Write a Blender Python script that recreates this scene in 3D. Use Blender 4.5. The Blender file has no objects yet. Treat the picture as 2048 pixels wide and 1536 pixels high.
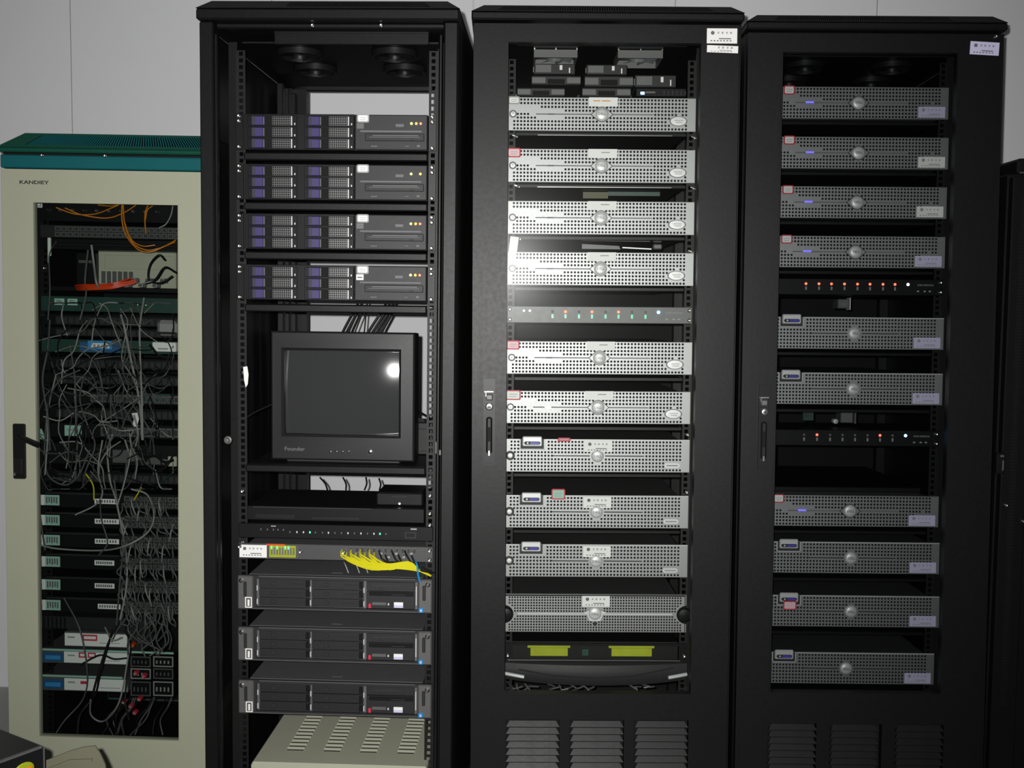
import bpy, bmesh, math, random
from mathutils import Vector, Matrix
rnd = random.Random(7)
PI = math.pi
SC = bpy.context.scene
COL = SC.collection

# ------------------------------------------------------------------ camera
HC = 1.38                      # eye height
F = 2160.0                     # focal length in pixels of the 2048 px wide frame
PITCH, ROLL = 0.0707, 0.0095
_cp, _sp = math.cos(PITCH), math.sin(PITCH)
_c, _s = math.cos(ROLL), math.sin(ROLL)
_fw = Vector((0, _cp, -_sp)); _up0 = Vector((0, _sp, _cp)); _rt0 = Vector((1, 0, 0))
RT = _rt0 * _c + _up0 * _s
UP = _up0 * _c - _rt0 * _s
cam_d = bpy.data.cameras.new('camera'); cam = bpy.data.objects.new('camera', cam_d); COL.objects.link(cam)
cam_d.sensor_width = 36.0; cam_d.lens = F * 36.0 / 2048.0; cam_d.clip_start = 0.02
CAM_M = Matrix(((RT.x, UP.x, -_fw.x, 0), (RT.y, UP.y, -_fw.y, 0), (RT.z, UP.z, -_fw.z, HC), (0, 0, 0, 1)))
cam.matrix_world = CAM_M
SC.camera = cam

# ------------------------------------------------------------------ world, light, exposure
w = bpy.data.worlds.new('world'); SC.world = w; w.use_nodes = True
w.node_tree.nodes['Background'].inputs[0].default_value = (0.8, 0.9, 1.0, 1)
w.node_tree.nodes['Background'].inputs[1].default_value = 0.02
fl = bpy.data.lights.new('camera_flash', 'SPOT'); flo = bpy.data.objects.new('camera_flash', fl); COL.objects.link(flo)
fl.energy = 375.0; fl.shadow_soft_size = 0.009; fl.spot_size = math.radians(95); fl.spot_blend = 1.0
fl.color = (1.0, 0.985, 0.97)
flo.matrix_world = Matrix.Translation(Vector((-0.035, -0.02, HC + 0.028))) @ Matrix.Rotation(0.034, 4, 'Z') @ Matrix.Rotation(PI / 2 - 0.03, 4, 'X')
cl = bpy.data.lights.new('ceiling_light', 'AREA'); clo = bpy.data.objects.new('ceiling_light', cl); COL.objects.link(clo)
cl.shape = 'RECTANGLE'; cl.size = 1.2; cl.size_y = 0.3; cl.energy = 0.7; cl.color = (0.9, 0.96, 1.0)
clo.location = (0.3, 0.6, 2.74)
SC.view_settings.view_transform = 'Standard'; SC.view_settings.look = 'None'
SC.view_settings.exposure = 0.0; SC.view_settings.gamma = 1.0; SC.view_settings.use_curve_mapping = False

# ------------------------------------------------------------------ materials
def srgb(r, g, b):
    f = lambda c: c / 12.92 if c <= .04045 else ((c + .055) / 1.055) ** 2.4
    return (f(r / 255), f(g / 255), f(b / 255), 1)
MATS = {}
def mat(name, col, rough=.5, metal=0.0, spec=.5, noise=0.0, scale=60, emit=0.0, bump=0.0, coat=0.0):
    m = bpy.data.materials.new(name); m.use_nodes = True; nt = m.node_tree
    b = nt.nodes['Principled BSDF']
    b.inputs['Base Color'].default_value = col; b.inputs['Roughness'].default_value = rough
    b.inputs['Metallic'].default_value = metal; b.inputs['Specular IOR Level'].default_value = spec
    b.inputs['Coat Weight'].default_value = coat
    if emit:
        b.inputs['Emission Color'].default_value = col; b.inputs['Emission Strength'].default_value = emit
    if noise or bump:
        tc = nt.nodes.new('ShaderNodeTexCoord'); n = nt.nodes.new('ShaderNodeTexNoise')
        n.inputs['Scale'].default_value = scale; n.inputs['Detail'].default_value = 4
        nt.links.new(tc.outputs['Object'], n.inputs['Vector'])
        if noise:
            mp = nt.nodes.new('ShaderNodeMapRange'); mp.inputs[3].default_value = 1 - noise; mp.inputs[4].default_value = 1 + noise
            nt.links.new(n.outputs['Fac'], mp.inputs[0])
            mx = nt.nodes.new('ShaderNodeMix'); mx.data_type = 'RGBA'; mx.blend_type = 'MULTIPLY'; mx.inputs[0].default_value = 1
            mx.inputs[6].default_value = col
            nt.links.new(mp.outputs[0], mx.inputs[7]); nt.links.new(mx.outputs[2], b.inputs['Base Color'])
            mr = nt.nodes.new('ShaderNodeMapRange'); mr.inputs[3].default_value = max(0, rough - .05); mr.inputs[4].default_value = rough + .05
            nt.links.new(n.outputs['Fac'], mr.inputs[0]); nt.links.new(mr.outputs[0], b.inputs['Roughness'])
        if bump:
            bp = nt.nodes.new('ShaderNodeBump'); bp.inputs['Strength'].default_value = bump; bp.inputs['Distance'].default_value = .002
            nt.links.new(n.outputs['Fac'], bp.inputs['Height']); nt.links.new(bp.outputs[0], b.inputs['Normal'])
    MATS[name] = m
    return m
mat('wall_paint', (.66, .67, .68, 1), .8, spec=.2, noise=.03, scale=3, bump=.05)
mat('floor_tile', (.35, .35, .33, 1), .5, noise=.1, scale=8)
mat('ceiling_paint', (.75, .75, .75, 1), .9)
mat('black_coat', (.0048, .0048, .0052, 1), .44, spec=.25, noise=.06, scale=90, bump=.05)
mat('black_steel', (.006, .006, .006, 1), .5, spec=.3, noise=.1, scale=40)
mat('dark_inside', (.005, .005, .005, 1), .7, spec=.2)
mat('black_plastic', (.007, .007, .008, 1), .4, spec=.25)
mat('monitor_plastic', (.013, .013, .014, 1), .45, spec=.35, noise=.04, scale=200)
mat('silver', (.34, .34, .345, 1), .49, metal=.82, noise=.04, scale=150)
mat('silver_light', (.66, .66, .66, 1), .45, metal=.3)
mat('panel_grey', (.030, .030, .031, 1), .5, spec=.3, noise=.05, scale=80)
mat('vent_metal', (.15, .15, .15, 1), .4, metal=.6)
mat('lid_grey', (.11, .11, .112, 1), .5, metal=.2, noise=.06, scale=30)
mat('chrome', (.5, .5, .51, 1), .28, metal=.9)
mat('zinc', (.5, .49, .47, 1), .3, metal=1.0)
mat('grey_plastic', (.022, .022, .023, 1), .5, spec=.3, noise=.05, scale=80)
mat('mid_grey', (.11, .11, .11, 1), .5, metal=.3, noise=.08, scale=60)
mat('server_cover', (.062, .062, .063, 1), .5, metal=.2, noise=.06, scale=30)
mat('carbon_front', (.008, .008, .009, 1), .55, noise=.2, scale=120)
mat('latch_purple', srgb(56, 48, 98), .45, spec=.4)
mat('beige', srgb(172, 174, 154), .5, noise=.03, scale=20)
mat('door_cream', srgb(160, 163, 142), .55, spec=.2, noise=.02, scale=6)
mat('teal', srgb(20, 88, 92), .5, spec=.15, noise=.04, scale=20)
mat('teal_top', srgb(22, 74, 60), .5, spec=.12, noise=.06, scale=25)
mat('label_white', (.78, .78, .76, 1), .6)
mat('label_pink', srgb(236, 196, 204), .6)
mat('label_lilac', srgb(196, 192, 222), .6)
mat('label_green', srgb(150, 190, 175), .6)
mat('print_dark', (.12, .12, .13, 1), .6)
mat('print_black', (.02, .02, .02, 1), .6)
mat('print_red', srgb(190, 40, 60), .6)
mat('grey_print', (.3, .3, .3, 1), .6)
mat('blue_label', srgb(34, 84, 128), .5)
mat('lcd_blue', srgb(70, 66, 150), .3, emit=.25)
mat('badge_blue', srgb(60, 140, 200), .4)
mat('green_board', srgb(24, 58, 50), .5, noise=.15, scale=60)
mat('olive_board', srgb(150, 160, 20), .5, noise=.15, scale=40)
mat('grey_cable', (.095, .095, .095, 1), .5)
mat('light_cable', (.28, .28, .27, 1), .5)
mat('dark_cable', (.010, .010, .010, 1), .45)
mat('yellow_cable', srgb(206, 200, 24), .45)
mat('fibre_orange', srgb(214, 128, 20), .45)
mat('red_orange', srgb(210, 64, 16), .45)
mat('blue_cable', srgb(30, 130, 190), .45)
mat('cardboard', srgb(100, 99, 80), .8, noise=.08, scale=12)
mat('led_red', (1, .06, .03, 1), .3, emit=9)
mat('led_orange', (1, .35, .02, 1), .3, emit=8)
mat('led_yellow', (.8, .9, .1, 1), .3, emit=6)
mat('led_green', (.1, .9, .35, 1), .3, emit=1.6)
mat('led_blue', (.15, .5, 1, 1), .3, emit=14)
mat('led_white', (.8, .95, 1, 1), .3, emit=4)
mat('led_violet', (.12, .1, .9, 1), .3, emit=2.5)
mat('screen_glass', (.035, .036, .037, 1), .07, spec=.6, coat=.3)
mat('dark_metal_line', (.3, .3, .3, 1), .35, metal=.9)
def glass_mat(name, tint, rough, refl=.06):
    m = bpy.data.materials.new(name); m.use_nodes = True; nt = m.node_tree; nt.nodes.clear()
    o = nt.nodes.new('ShaderNodeOutputMaterial'); t = nt.nodes.new('ShaderNodeBsdfTransparent'); t.inputs[0].default_value = tint
    g = nt.nodes.new('ShaderNodeBsdfGlossy'); g.inputs['Roughness'].default_value = rough; g.inputs[0].default_value = (1, 1, 1, 1)
    fr = nt.nodes.new('ShaderNodeFresnel'); fr.inputs[0].default_value = 1.45
    mx = nt.nodes.new('ShaderNodeMixShader')
    ml = nt.nodes.new('ShaderNodeMath'); ml.operation = 'MULTIPLY'; ml.inputs[1].default_value = refl; nt.links.new(fr.outputs[0], ml.inputs[0]); nt.links.new(ml.outputs[0], mx.inputs[0]); nt.links.new(t.outputs[0], mx.inputs[1]); nt.links.new(g.outputs[0], mx.inputs[2]); nt.links.new(mx.outputs[0], o.inputs[0])
    MATS[name] = m
glass_mat('door_glass', (.93, .94, .93, 1), .22)
glass_mat('dimming_glass', (.80, .81, .81, 1), .22)  # tint darkens the servers behind it, standing in for weaker flash there
glass_mat('dusty_glass', (.80, .82, .81, 1), .25)

# ------------------------------------------------------------------ mesh builder
class MB:
    def __init__(s): s.v = []; s.f = []; s.m = []; s.cur = 0; s.mats = []
    def use(s, name):
        if name not in s.mats: s.mats.append(name)
        s.cur = s.mats.index(name); return s
    def _f(s, *i): s.f.append(i); s.m.append(s.cur)
    def box(s, x0, x1, y0, y1, z0, z1, c=0.0):
        b = len(s.v)
        if c <= 0:
            s.v += [(x, y, z) for x in (x0, x1) for y in (y0, y1) for z in (z0, z1)]
            for q in ((0, 1, 3, 2), (4, 6, 7, 5), (0, 4, 5, 1), (2, 3, 7, 6), (0, 2, 6, 4), (1, 5, 7, 3)): s._f(*[b + i for i in q])
            return s
        c = min(c, abs(x1 - x0) * .49, abs(y1 - y0) * .49, abs(z1 - z0) * .49)
        lo = (x0, y0, z0); hi = (x1, y1, z1); idx = {}
        for sx in (0, 1):
            for sy in (0, 1):
                for sz in (0, 1):
                    for a in range(3):
                        p = []
                        for d, sg in enumerate((sx, sy, sz)):
                            e = hi[d] if sg else lo[d]
                            if d != a: e += -c if sg else c
                            p.append(e)
                        idx[(sx, sy, sz, a)] = len(s.v); s.v.append(tuple(p))
        def key(d): return (d[0], d[1], d[2])
        for a in range(3):
            o = [d for d in range(3) if d != a]
            for sg in (0, 1):
                q = []
                for s1, s2 in ((0, 0), (1, 0), (1, 1), (0, 1)):
                    k = [0, 0, 0]; k[a] = sg; k[o[0]] = s1; k[o[1]] = s2; q.append(idx[(*k, a)])
                s._f(*q)
        for cax in range(3):
            a, bb = [d for d in range(3) if d != cax]
            for sa in (0, 1):
                for sb in (0, 1):
                    def K(cs, ax):
                        k = [0, 0, 0]; k[cax] = cs; k[a] = sa; k[bb] = sb; return idx[(*k, ax)]
                    s._f(K(0, a), K(1, a), K(1, bb), K(0, bb))
        for sx in (0, 1):
            for sy in (0, 1):
                for sz in (0, 1): s._f(*[idx[(sx, sy, sz, a)] for a in range(3)])
        return s
    def cyl(s, c, r, h, axis='y', n=16, r2=None, cap=True):
        """cylinder from c along +axis by h"""
        r2 = r if r2 is None else r2; b = len(s.v)
        for k, (rr, hh) in enumerate(((r, 0), (r2, h))):
            for i in range(n):
                a = 2 * PI * i / n; p, q = rr * math.cos(a), rr * math.sin(a)
                s.v.append({'y': (c[0] + p, c[1] + hh, c[2] + q), 'x': (c[0] + hh, c[1] + p, c[2] + q), 'z': (c[0] + p, c[1] + q, c[2] + hh)}[axis])
        for i in range(n): s._f(b + i, b + (i + 1) % n, b + n + (i + 1) % n, b + n + i)
        if cap: s._f(*range(b, b + n)); s._f(*range(b + n, b + 2 * n))
        return s
    def lathe(s, c, prof, n=20, sx=1.0, sz=1.0):
        """profile (r, y) turned about y; closed with a fan where r = 0"""
        b = len(s.v); rings = []
        for r, y in prof:
            if r <= 1e-7: rings.append([len(s.v)]); s.v.append((c[0], c[1] + y, c[2]))
            else:
                rings.append(list(range(len(s.v), len(s.v) + n)))
                for i in range(n):
                    a = 2 * PI * i / n; s.v.append((c[0] + r * sx * math.cos(a), c[1] + y, c[2] + r * sz * math.sin(a)))
        for A, B in zip(rings, rings[1:]):
            for i in range(n):
                j = (i + 1) % n
                if len(A) == 1: s._f(A[0], B[i], B[j])
                elif len(B) == 1: s._f(A[i], A[j], B[0])
                else: s._f(A[i], A[j], B[j], B[i])
        return s
    def tube(s, pts, r, n=6):
        pts = [Vector(p) for p in pts]; b = len(s.v); N = len(pts)
        ref = Vector((0.3, 1, 0.2)).normalized()
        for i, p in enumerate(pts):
            t = (pts[min(i + 1, N - 1)] - pts[max(i - 1, 0)])
            t = t.normalized() if t.length > 1e-9 else Vector((0, 0, 1))
            a = t.cross(ref)
            if a.length < .05: a = t.cross(Vector((1, 0, 0)))
            a.normalize(); bb = t.cross(a).normalized(); ref = bb.cross(t) if False else ref
            for k in range(n):
                an = 2 * PI * k / n; s.v.append(tuple(p + a * (r * math.cos(an)) + bb * (r * math.sin(an))))
        for i in range(N - 1):
            for k in range(n):
                s._f(b + i * n + k, b + i * n + (k + 1) % n, b + (i + 1) * n + (k + 1) % n, b + (i + 1) * n + k)
        s._f(*range(b, b + n)); s._f(*range(b + (N - 1) * n, b + N * n))
        return s
    def prism(s, poly, y0, y1):
        """polygon in (x, z) extruded from y0 to y1"""
        b = len(s.v); n = len(poly)
        s.v += [(x, y0, z) for x, z in poly] + [(x, y1, z) for x, z in poly]
        for i in range(n): s._f(b + i, b + (i + 1) % n, b + n + (i + 1) % n, b + n + i)
        s._f(*range(b, b + n)); s._f(*range(b + n, b + 2 * n)); return s
    def prismx(s, poly, x0, x1):
        """polygon in (y, z) extruded along x"""
        b = len(s.v); n = len(poly)
        s.v += [(x0, y, z) for y, z in poly] + [(x1, y, z) for y, z in poly]
        for i in range(n): s._f(b + i, b + (i + 1) % n, b + n + (i + 1) % n, b + n + i)
        s._f(*range(b, b + n)); s._f(*range(b + n, b + 2 * n)); return s
    def frame(s, x0, x1, z0, z1, a0, a1, b0, b1, y0, y1, c=0.0):
        """rectangle x0..x1 z0..z1 with the opening a0..a1 b0..b1, thickness y0..y1"""
        V = [(x0, z0), (x1, z0), (x1, z1), (x0, z1)]; W = [(a0, b0), (a1, b0), (a1, b1), (a0, b1)]
        b = len(s.v)
        for y in (y0, y1):
            s.v += [(x, y, z) for x, z in V] + [(x, y, z) for x, z in W]
        for i in range(4):
            j = (i + 1) % 4
            s._f(b + i, b + j, b + 4 + j, b + 4 + i); s._f(b + 8 + i, b + 8 + j, b + 12 + j, b + 12 + i)
            s._f(b + i, b + j, b + 8 + j, b + 8 + i); s._f(b + 4 + i, b + 4 + j, b + 12 + j, b + 12 + i)
        return s
    def perf(s, x0, z0, nx, nz, px, pz, r, y0, t, hole, octo=True):
        """perforated plate: grid of cells, hole(i, j, cx, cz) says where a hole is cut"""
        g = {}
        def P(x, y, z):
            k = (round(x, 6), round(y, 6), round(z, 6))
            if k not in g: g[k] = len(s.v); s.v.append((x, y, z))
            return g[k]
        for i in range(nx):
            for j in range(nz):
                cx, cz = x0 + (i + .5) * px, z0 + (j + .5) * pz; hx, hz = px / 2, pz / 2
                if not hole(i, j, cx, cz):
                    s._f(P(cx - hx, y0, cz - hz), P(cx + hx, y0, cz - hz), P(cx + hx, y0, cz + hz), P(cx - hx, y0, cz + hz)); continue
                if octo:
                    O = [(-hx, -hz), (0, -hz), (hx, -hz), (hx, 0), (hx, hz), (0, hz), (-hx, hz), (-hx, 0)]
                    k = .7071 * r; I = [(-k, -k), (0, -r), (k, -k), (r, 0), (k, k), (0, r), (-k, k), (-r, 0)]
                else:
                    O = [(-hx, -hz), (hx, -hz), (hx, hz), (-hx, hz)]; I = [(-r, -r), (r, -r), (r, r), (-r, r)]
                n = len(O)
                o = [P(cx + a, y0, cz + b) for a, b in O]; f = [P(cx + a, y0, cz + b) for a, b in I]; k = [P(cx + a, y0 + t, cz + b) for a, b in I]
                for q in range(n):
                    w_ = (q + 1) % n
                    s._f(o[q], o[w_], f[w_], f[q]); s._f(f[q], f[w_], k[w_], k[q])
        return s
    def build(s, name, material=None, parent=None, smooth=False, recalc=True, kind=None, label=None):
        me = bpy.data.meshes.new(name); me.from_pydata(s.v, [], s.f)
        names = s.mats if s.mats else [material]
        for n in names: me.materials.append(MATS[n])
        if s.mats: me.polygons.foreach_set('material_index', s.m)
        if recalc:
            bm = bmesh.new(); bm.from_mesh(me); bmesh.ops.recalc_face_normals(bm, faces=bm.faces); bm.to_mesh(me); bm.free()
        if smooth:
            me.polygons.foreach_set('use_smooth', [True] * len(me.polygons))
            me.set_sharp_from_angle(angle=math.radians(40))
        me.update()
        o = bpy.data.objects.new(name, me); COL.objects.link(o)
        if parent: o.parent = parent
        if kind: o['kind'] = kind
        if label: o['label'] = label
        return o
def mb(material=None):
    m = MB()
    if material: m.use(material)
    return m
def tag(o, label, cat, group=None, kind=None):
    o['label'] = label; o['category'] = cat
    if group: o['group'] = group
    if kind: o['kind'] = kind
    return o
def thing(name, label, cat, M=None, group=None):
    o = bpy.data.objects.new(name, None); COL.objects.link(o); o.empty_display_size = .05
    o.matrix_world = M if M is not None else Matrix.Identity(4)
    return tag(o, label, cat, group)
def kids(o): return [c for c in COL.objects if c.parent == o]
def copy_tree(o, M=None, parent=None):
    c = o.copy(); COL.objects.link(c); c.parent = parent
    if M is not None: c.matrix_world = M
    for ch in CH.get(o.name, []): copy_tree(ch, None, c)
    return c
CH = {}
def register(o):
    """remember the children of a prototype so that copies are quick"""
    allobj = {}
    for x in COL.objects:
        if x.parent: allobj.setdefault(x.parent.name, []).append(x)
    def rec(p):
        CH[p.name] = allobj.get(p.name, [])
        for q in CH[p.name]: rec(q)
    rec(o)
def text(s, size, material, parent, loc, name='lettering', depth=.0004, bold=False, center=True, squeeze=1.0):
    c = bpy.data.curves.new(name, 'FONT'); c.body = s; c.size = size; c.extrude = depth
    if bold: c.offset = size * .02
    c.align_x = 'CENTER' if center else 'LEFT'; c.align_y = 'CENTER'; c.resolution_u = 2
    t = bpy.data.objects.new(name, c)
    me = bpy.data.meshes.new_from_object(t)
    for v in me.vertices: v.co = (v.co.x * squeeze, -v.co.z, v.co.y)
    me.materials.clear(); me.materials.append(MATS[material])
    o = bpy.data.objects.new(name, me); COL.objects.link(o); o.location = loc
    if parent: o.parent = parent
    bpy.data.objects.remove(t); bpy.data.curves.remove(c)
    return o

# ------------------------------------------------------------------ where the cabinets stand
def pose(X, D, yaw, lr, lp): return Matrix.Translation(Vector((X, D, HC))) @ Matrix.Rotation(yaw, 4, 'Z') @ Matrix.Rotation(lp, 4, 'X') @ Matrix.Rotation(-lr, 4, 'Y')
RK = {1: pose(-1.0725, 2.90, -.030, -.012, .004), 2: pose(-.4329, 2.5355, -.0392, -.0036, .0024), 3: pose(.2269, 2.6769, .0051, .0030, -.0119),
      4: pose(.9224, 2.8005, -.0085, .0009, -.0251)}
def q(k, u, v, y):
    """photograph pixel -> (x, z) on the plane y of cabinet k, in the cabinet's own frame"""
    Mi = RK[k].inverted(); o = Mi @ Vector((0, 0, HC))
    d = Mi.to_3x3() @ (_fw * F + RT * (u - 1024) - UP * (v - 768))
    t = (y - o.y) / d.y; p = o + d * t
    return p.x, p.z
def at(k, x, y, z): return RK[k] @ Matrix.Translation(Vector((x, y, z)))
ZF = -HC                      # floor height in a cabinet's frame

# ------------------------------------------------------------------ the room
def room():
    X0, X1, Y0, Y1, H = -3.4, 3.6, -1.6, 3.80, 2.8
    def st(name, m, material): o = m.build(name, material); o['kind'] = 'structure'; return o
    st('floor', mb().box(X0, X1, Y0, Y1, -.1, -.012), 'floor_tile')
    st('ceiling', mb().box(X0, X1, Y0, Y1, H, H + .1), 'ceiling_paint')
    wb = st('wall_back', mb().box(X0, X1, Y1 + .012, Y1 + .1, -.02, H), 'wall_paint')
    st('wall_front', mb().box(X0, X1, Y0 - .1, Y0, 0, H), 'wall_paint')
    st('wall_left', mb().box(X0 - .1, X0, Y0, Y1, 0, H), 'wall_paint')
    st('wall_right', mb().box(X1, X1 + .1, Y0, Y1, 0, H), 'wall_paint')
    # panels 0.69 m wide with thin joints, as the seams on the photographed wall
    x = -1.535 - .695 * 2; me = None
    while x < X1 - .01:
        x1 = min(x + .695, X1)
        mb().box(x + .0012, x1 - .0012, Y1, Y1 + .011, .0, H - .01, .0015).build('wall_panel', 'wall_paint', wb)
        x = x1
    f0 = bpy.data.objects['floor']
    for i in range(12):
        for j in range(9):
            mb().box(X0 + .6 * i + .001, min(X0 + .6 * i + .599, X1), Y0 + .6 * j + .001, Y0 + .6 * j + .599, -.012, 0, .001).build('floor_tile', 'floor_tile', f0)
room()

# ------------------------------------------------------------------ cabinets
def rail_mesh(z0, z1, side):
    """19-inch mounting rail: perforated flange plus folded web. side = +1 right, -1 left"""
    m = mb(); n = int((z1 - z0) / .015875)
    m.perf(side * .2325 - .0105, z0, 1, n, .021, .015875, .0048, 0, .002, lambda i, j, x, z: True, octo=False)
    xo = side * .243
    m.box(min(xo, xo + side * .002), max(xo, xo + side * .002), 0, .05, z0, z1)
    return m
def cap(k, root, w, zt, rise, slope, depth, mtl, mtl2, slots, over=.004, sx0=.1, sx1=.9, sidebev=.03):
    """cover: vertical rim, then a sloping front full of vent slots, then the flat roof"""
    x0, x1 = -w / 2 - over, w / 2 + over; y0 = -.012; y1 = depth
    zr = zt + rise; zz = zr + slope; b = sidebev
    m = mb()
    m.box(x0, x1, y0, y1, zt, zr, .004)
    # roof frustum
    B = [(x0, y0, zr), (x1, y0, zr), (x1, y1, zr), (x0, y1, zr)]; T = [(x0 + b, y0 + slope * 1.1, zz), (x1 - b, y0 + slope * 1.1, zz), (x1 - b, y1 - b, zz), (x0 + b, y1 - b, zz)]
    i0 = len(m.v); m.v += B + T
    for a in range(1, 4): m._f(i0 + a, i0 + (a + 1) % 4, i0 + 4 + (a + 1) % 4, i0 + 4 + a)
    m._f(i0 + 4, i0 + 5, i0 + 6, i0 + 7)
    # the front slope in pieces, leaving an open band for the slots
    def S(fx, fz):
        xa = x0 + (x1 - x0) * fx; lo = x0 + b * fz; hi = x1 - b * fz
        return (lo + (hi - lo) * fx, y0 + slope * 1.1 * fz, zr + slope * fz)
    def quad(f0, f1, g0, g1):
        i = len(m.v); m.v.extend([S(f0, g0), S(f1, g0), S(f1, g1), S(f0, g1)]); m._f(i, i + 1, i + 2, i + 3)
    quad(0, sx0, 0, 1); quad(sx1, 1, 0, 1); quad(sx0, sx1, 0, .18); quad(sx0, sx1, .85, 1)
    m.build('top_cover', mtl, root)
    g = mb(); st = (sx1 - sx0) / slots
    for i in range(slots):
        f0 = sx0 + i * st; A = [S(f0 + st * .52, .18), S(f0 + st, .18), S(f0 + st, .85), S(f0 + st * .52, .85)]
        j = len(g.v); g.v.extend(A); g.v.extend([(p[0], p[1] + .002, p[2] - .0005) for p in A])
        for fc in ((0, 1, 2, 3), (4, 7, 6, 5), (0, 4, 5, 1), (1, 5, 6, 2), (2, 6, 7, 3), (3, 7, 4, 0)): g._f(*[j + a for a in fc])
    g.build('vent_grille', mtl2, root, kind='stuff')
    # dark deck inside the cover
    mb().box(x0 + b + .01, x1 - b - .01, y0 + .07, y1 - .04, zr + .001, zr + .003).build('inner_deck', 'dark_inside', root)

def carcass(k, root, w, zt, depth, mtl, back=True, inner='dark_inside', mplane=.14, railmat='black_steel', rz=None, backz=None):
    h = w / 2
    for s in (-1, 1):
        mb().box(min(s * h, s * (h - .0015)), max(s * h, s * (h - .0015)), .03, depth - .03, ZF + .06, zt - .002).build('side_panel', mtl, root)
        mb().box(min(s * h, s * (h - .03)), max(s * h, s * (h - .03)), depth - .035, depth, ZF + .03, zt - .001, .002).build('rear_post', mtl, root)
        r = rail_mesh(*(rz or (ZF + .1, zt - .04)), s).build('mounting_rail', railmat, root); r.location = (0, mplane + .012, 0)
        xi = s * (h - .032)
        mb().box(min(s * .247, xi), max(s * .247, xi), mplane + .03, mplane + .034, ZF + .06, zt - .02).build('rail_support', 'dark_inside', root)
    mb().box(-h, h, 0.006, depth, ZF, ZF + .055, .003).build('base_frame', mtl, root)
    if back:
        mb().box(-h + .03, h - .03, depth - .006, depth - .003, ZF + .06, zt - .03).build('rear_panel', inner, root)

def screw(parent, x, y, z, r=.0052, name='screw', material='zinc'):
    o = mb().lathe((0, 0, 0), [(0, -.0026), (r * .35, -.0026), (r * .4, -.0014), (r * .8, -.0022), (r, 0), (r, .001)], 10).build(name, material, parent, smooth=True)
    o.location = (x, y, z); return o
_SCR = {}
def screw2(parent, x, y, z, material='zinc', name='screw'):
    key = material
    if key not in _SCR:
        o = screw(parent, x, y, z, material=material, name=name); _SCR[key] = o.data; return o
    o = bpy.data.objects.new(name, _SCR[key]); COL.objects.link(o); o.parent = parent; o.location = (x, y, z); return o

def asset_sticker(parent, x, y, z, wd=.056, hd=.026, base='label_white', name='asset_sticker', crest=True, ink='print_dark', tilt=0.0):
    """property label: crest, four heading characters, a ruled line and small print"""
    m = mb(base).box(-wd / 2, wd / 2, -.0008, 0, -hd / 2, hd / 2)
    m.use(ink)
    y0, y1 = -.0011, -.0008
    if crest: 
        m.lathe((-wd * .31, 0, hd * .2), [(wd * .065, y0), (wd * .065, y1)], 8); m.lathe((-wd * .31, 0, hd * .2), [(0, y0), (wd * .065, y0)], 8)
    for i in range(4):
        cx = -wd * .12 + i * wd * .14; cz = hd * .2; r = wd * .035
        m.box(cx - r, cx + r, y0, y1, cz + r * .7, cz + r * .95); m.box(cx - r * .2, cx + r * .2, y0, y1, cz - r, cz + r * .9)
        m.box(cx - r, cx + r, y0, y1, cz - r * .2, cz + r * .1)
        if i % 2: m.box(cx - r, cx - r * .7, y0, y1, cz - r, cz + r)
    m.box(-wd * .1, wd * .3, y0, y1, -hd * .22, -hd * .15)
    for i in range(7): m.box(-wd * .38 + i * wd * .105, -wd * .32 + i * wd * .105, y0, y1, -hd * .36, -hd * .29)
    o = m.build(name, None, parent); o.location = (x, y, z); o.rotation_euler = (0, tilt, 0); return o
def red_tag(parent, x, y, z, wd=.026, hd=.018, rim='print_red', base='label_white', name='number_tag', tilt=0.0, ink=True):
    """rounded little tag with a coloured rim"""
    def rr(a, b, r, n=4):
        P = []
        for cx, cz, a0 in ((a - r, b - r, 0), (-a + r, b - r, 90), (-a + r, -b + r, 180), (a - r, -b + r, 270)):
            for i in range(n + 1):
                t = math.radians(a0 + 90 * i / n); P.append((cx + r * math.cos(t), cz + r * math.sin(t)))
        return P
    m = mb(rim).prism(rr(wd / 2, hd / 2, .004), -.0006, 0)
    m.use(base).prism(rr(wd / 2 - .0030, hd / 2 - .0030, .003), -.001, -.0006)
    if ink:
        m.use('grey_print'); m.box(-wd * .25, wd * .28, -.0012, -.001, hd * .05, hd * .1); m.box(-wd * .25, wd * .2, -.0012, -.001, -hd * .18, -hd * .13)
    o = m.build(name, None, parent); o.location = (x, y, z); o.rotation_euler = (0, tilt, 0); return o

def door_handle(door, k, u, v0, v1, wpx, y=-.0, mtl='black_plastic'):
    x, zt_ = q(k, u, v0, y); _, zb_ = q(k, u, v1, y); hw = wpx / 2
    m = mb(mtl).frame(x - hw, x + hw, zb_, zt_, x - hw + .004, x + hw - .004, zb_ + .006, zt_ - .03, y - .008, y + .001)
    m.box(x - hw + .003, x + hw - .003, y - .003, y + .001, zb_ + .004, zt_ - .004)
    m.use('black_steel').box(x - .0075, x + .0075, y - .012, y - .003, zb_ + .03, zt_ - .095, .004)
    m.use('dark_inside').box(x - .003, x + .003, y - .0125, y - .011, zb_ + .06, zt_ - .12, .001)
    zl = zt_ - .055
    m.use('chrome').box(x - .013, x + .011, y - .016, y - .005, zt_ - .034, zt_ - .030, .001)
    m.box(x - .010, x - .007, y - .013, y - .005, zt_ - .045, zt_ - .030, .001)
    m.use('mid_grey').box(x - .009, x + .009, y - .011, y - .005, zt_ - .054, zt_ - .038, .003)
    m.use('chrome').lathe((x, y - .013, zl - .014), [(0, -.004), (.007, -.003), (.0095, 0), (.0095, .008)], 16)
    m.use('black_steel').box(x - .004, x + .004, y - .0175, y - .0165, zl - .0155, zl - .0125)
    m.use('chrome').box(x - .0028, x + .0028, y - .013, y - .005, zb_ + .024, zb_ + .038, .001)
    return m.build('door_handle', None, door)

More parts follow.
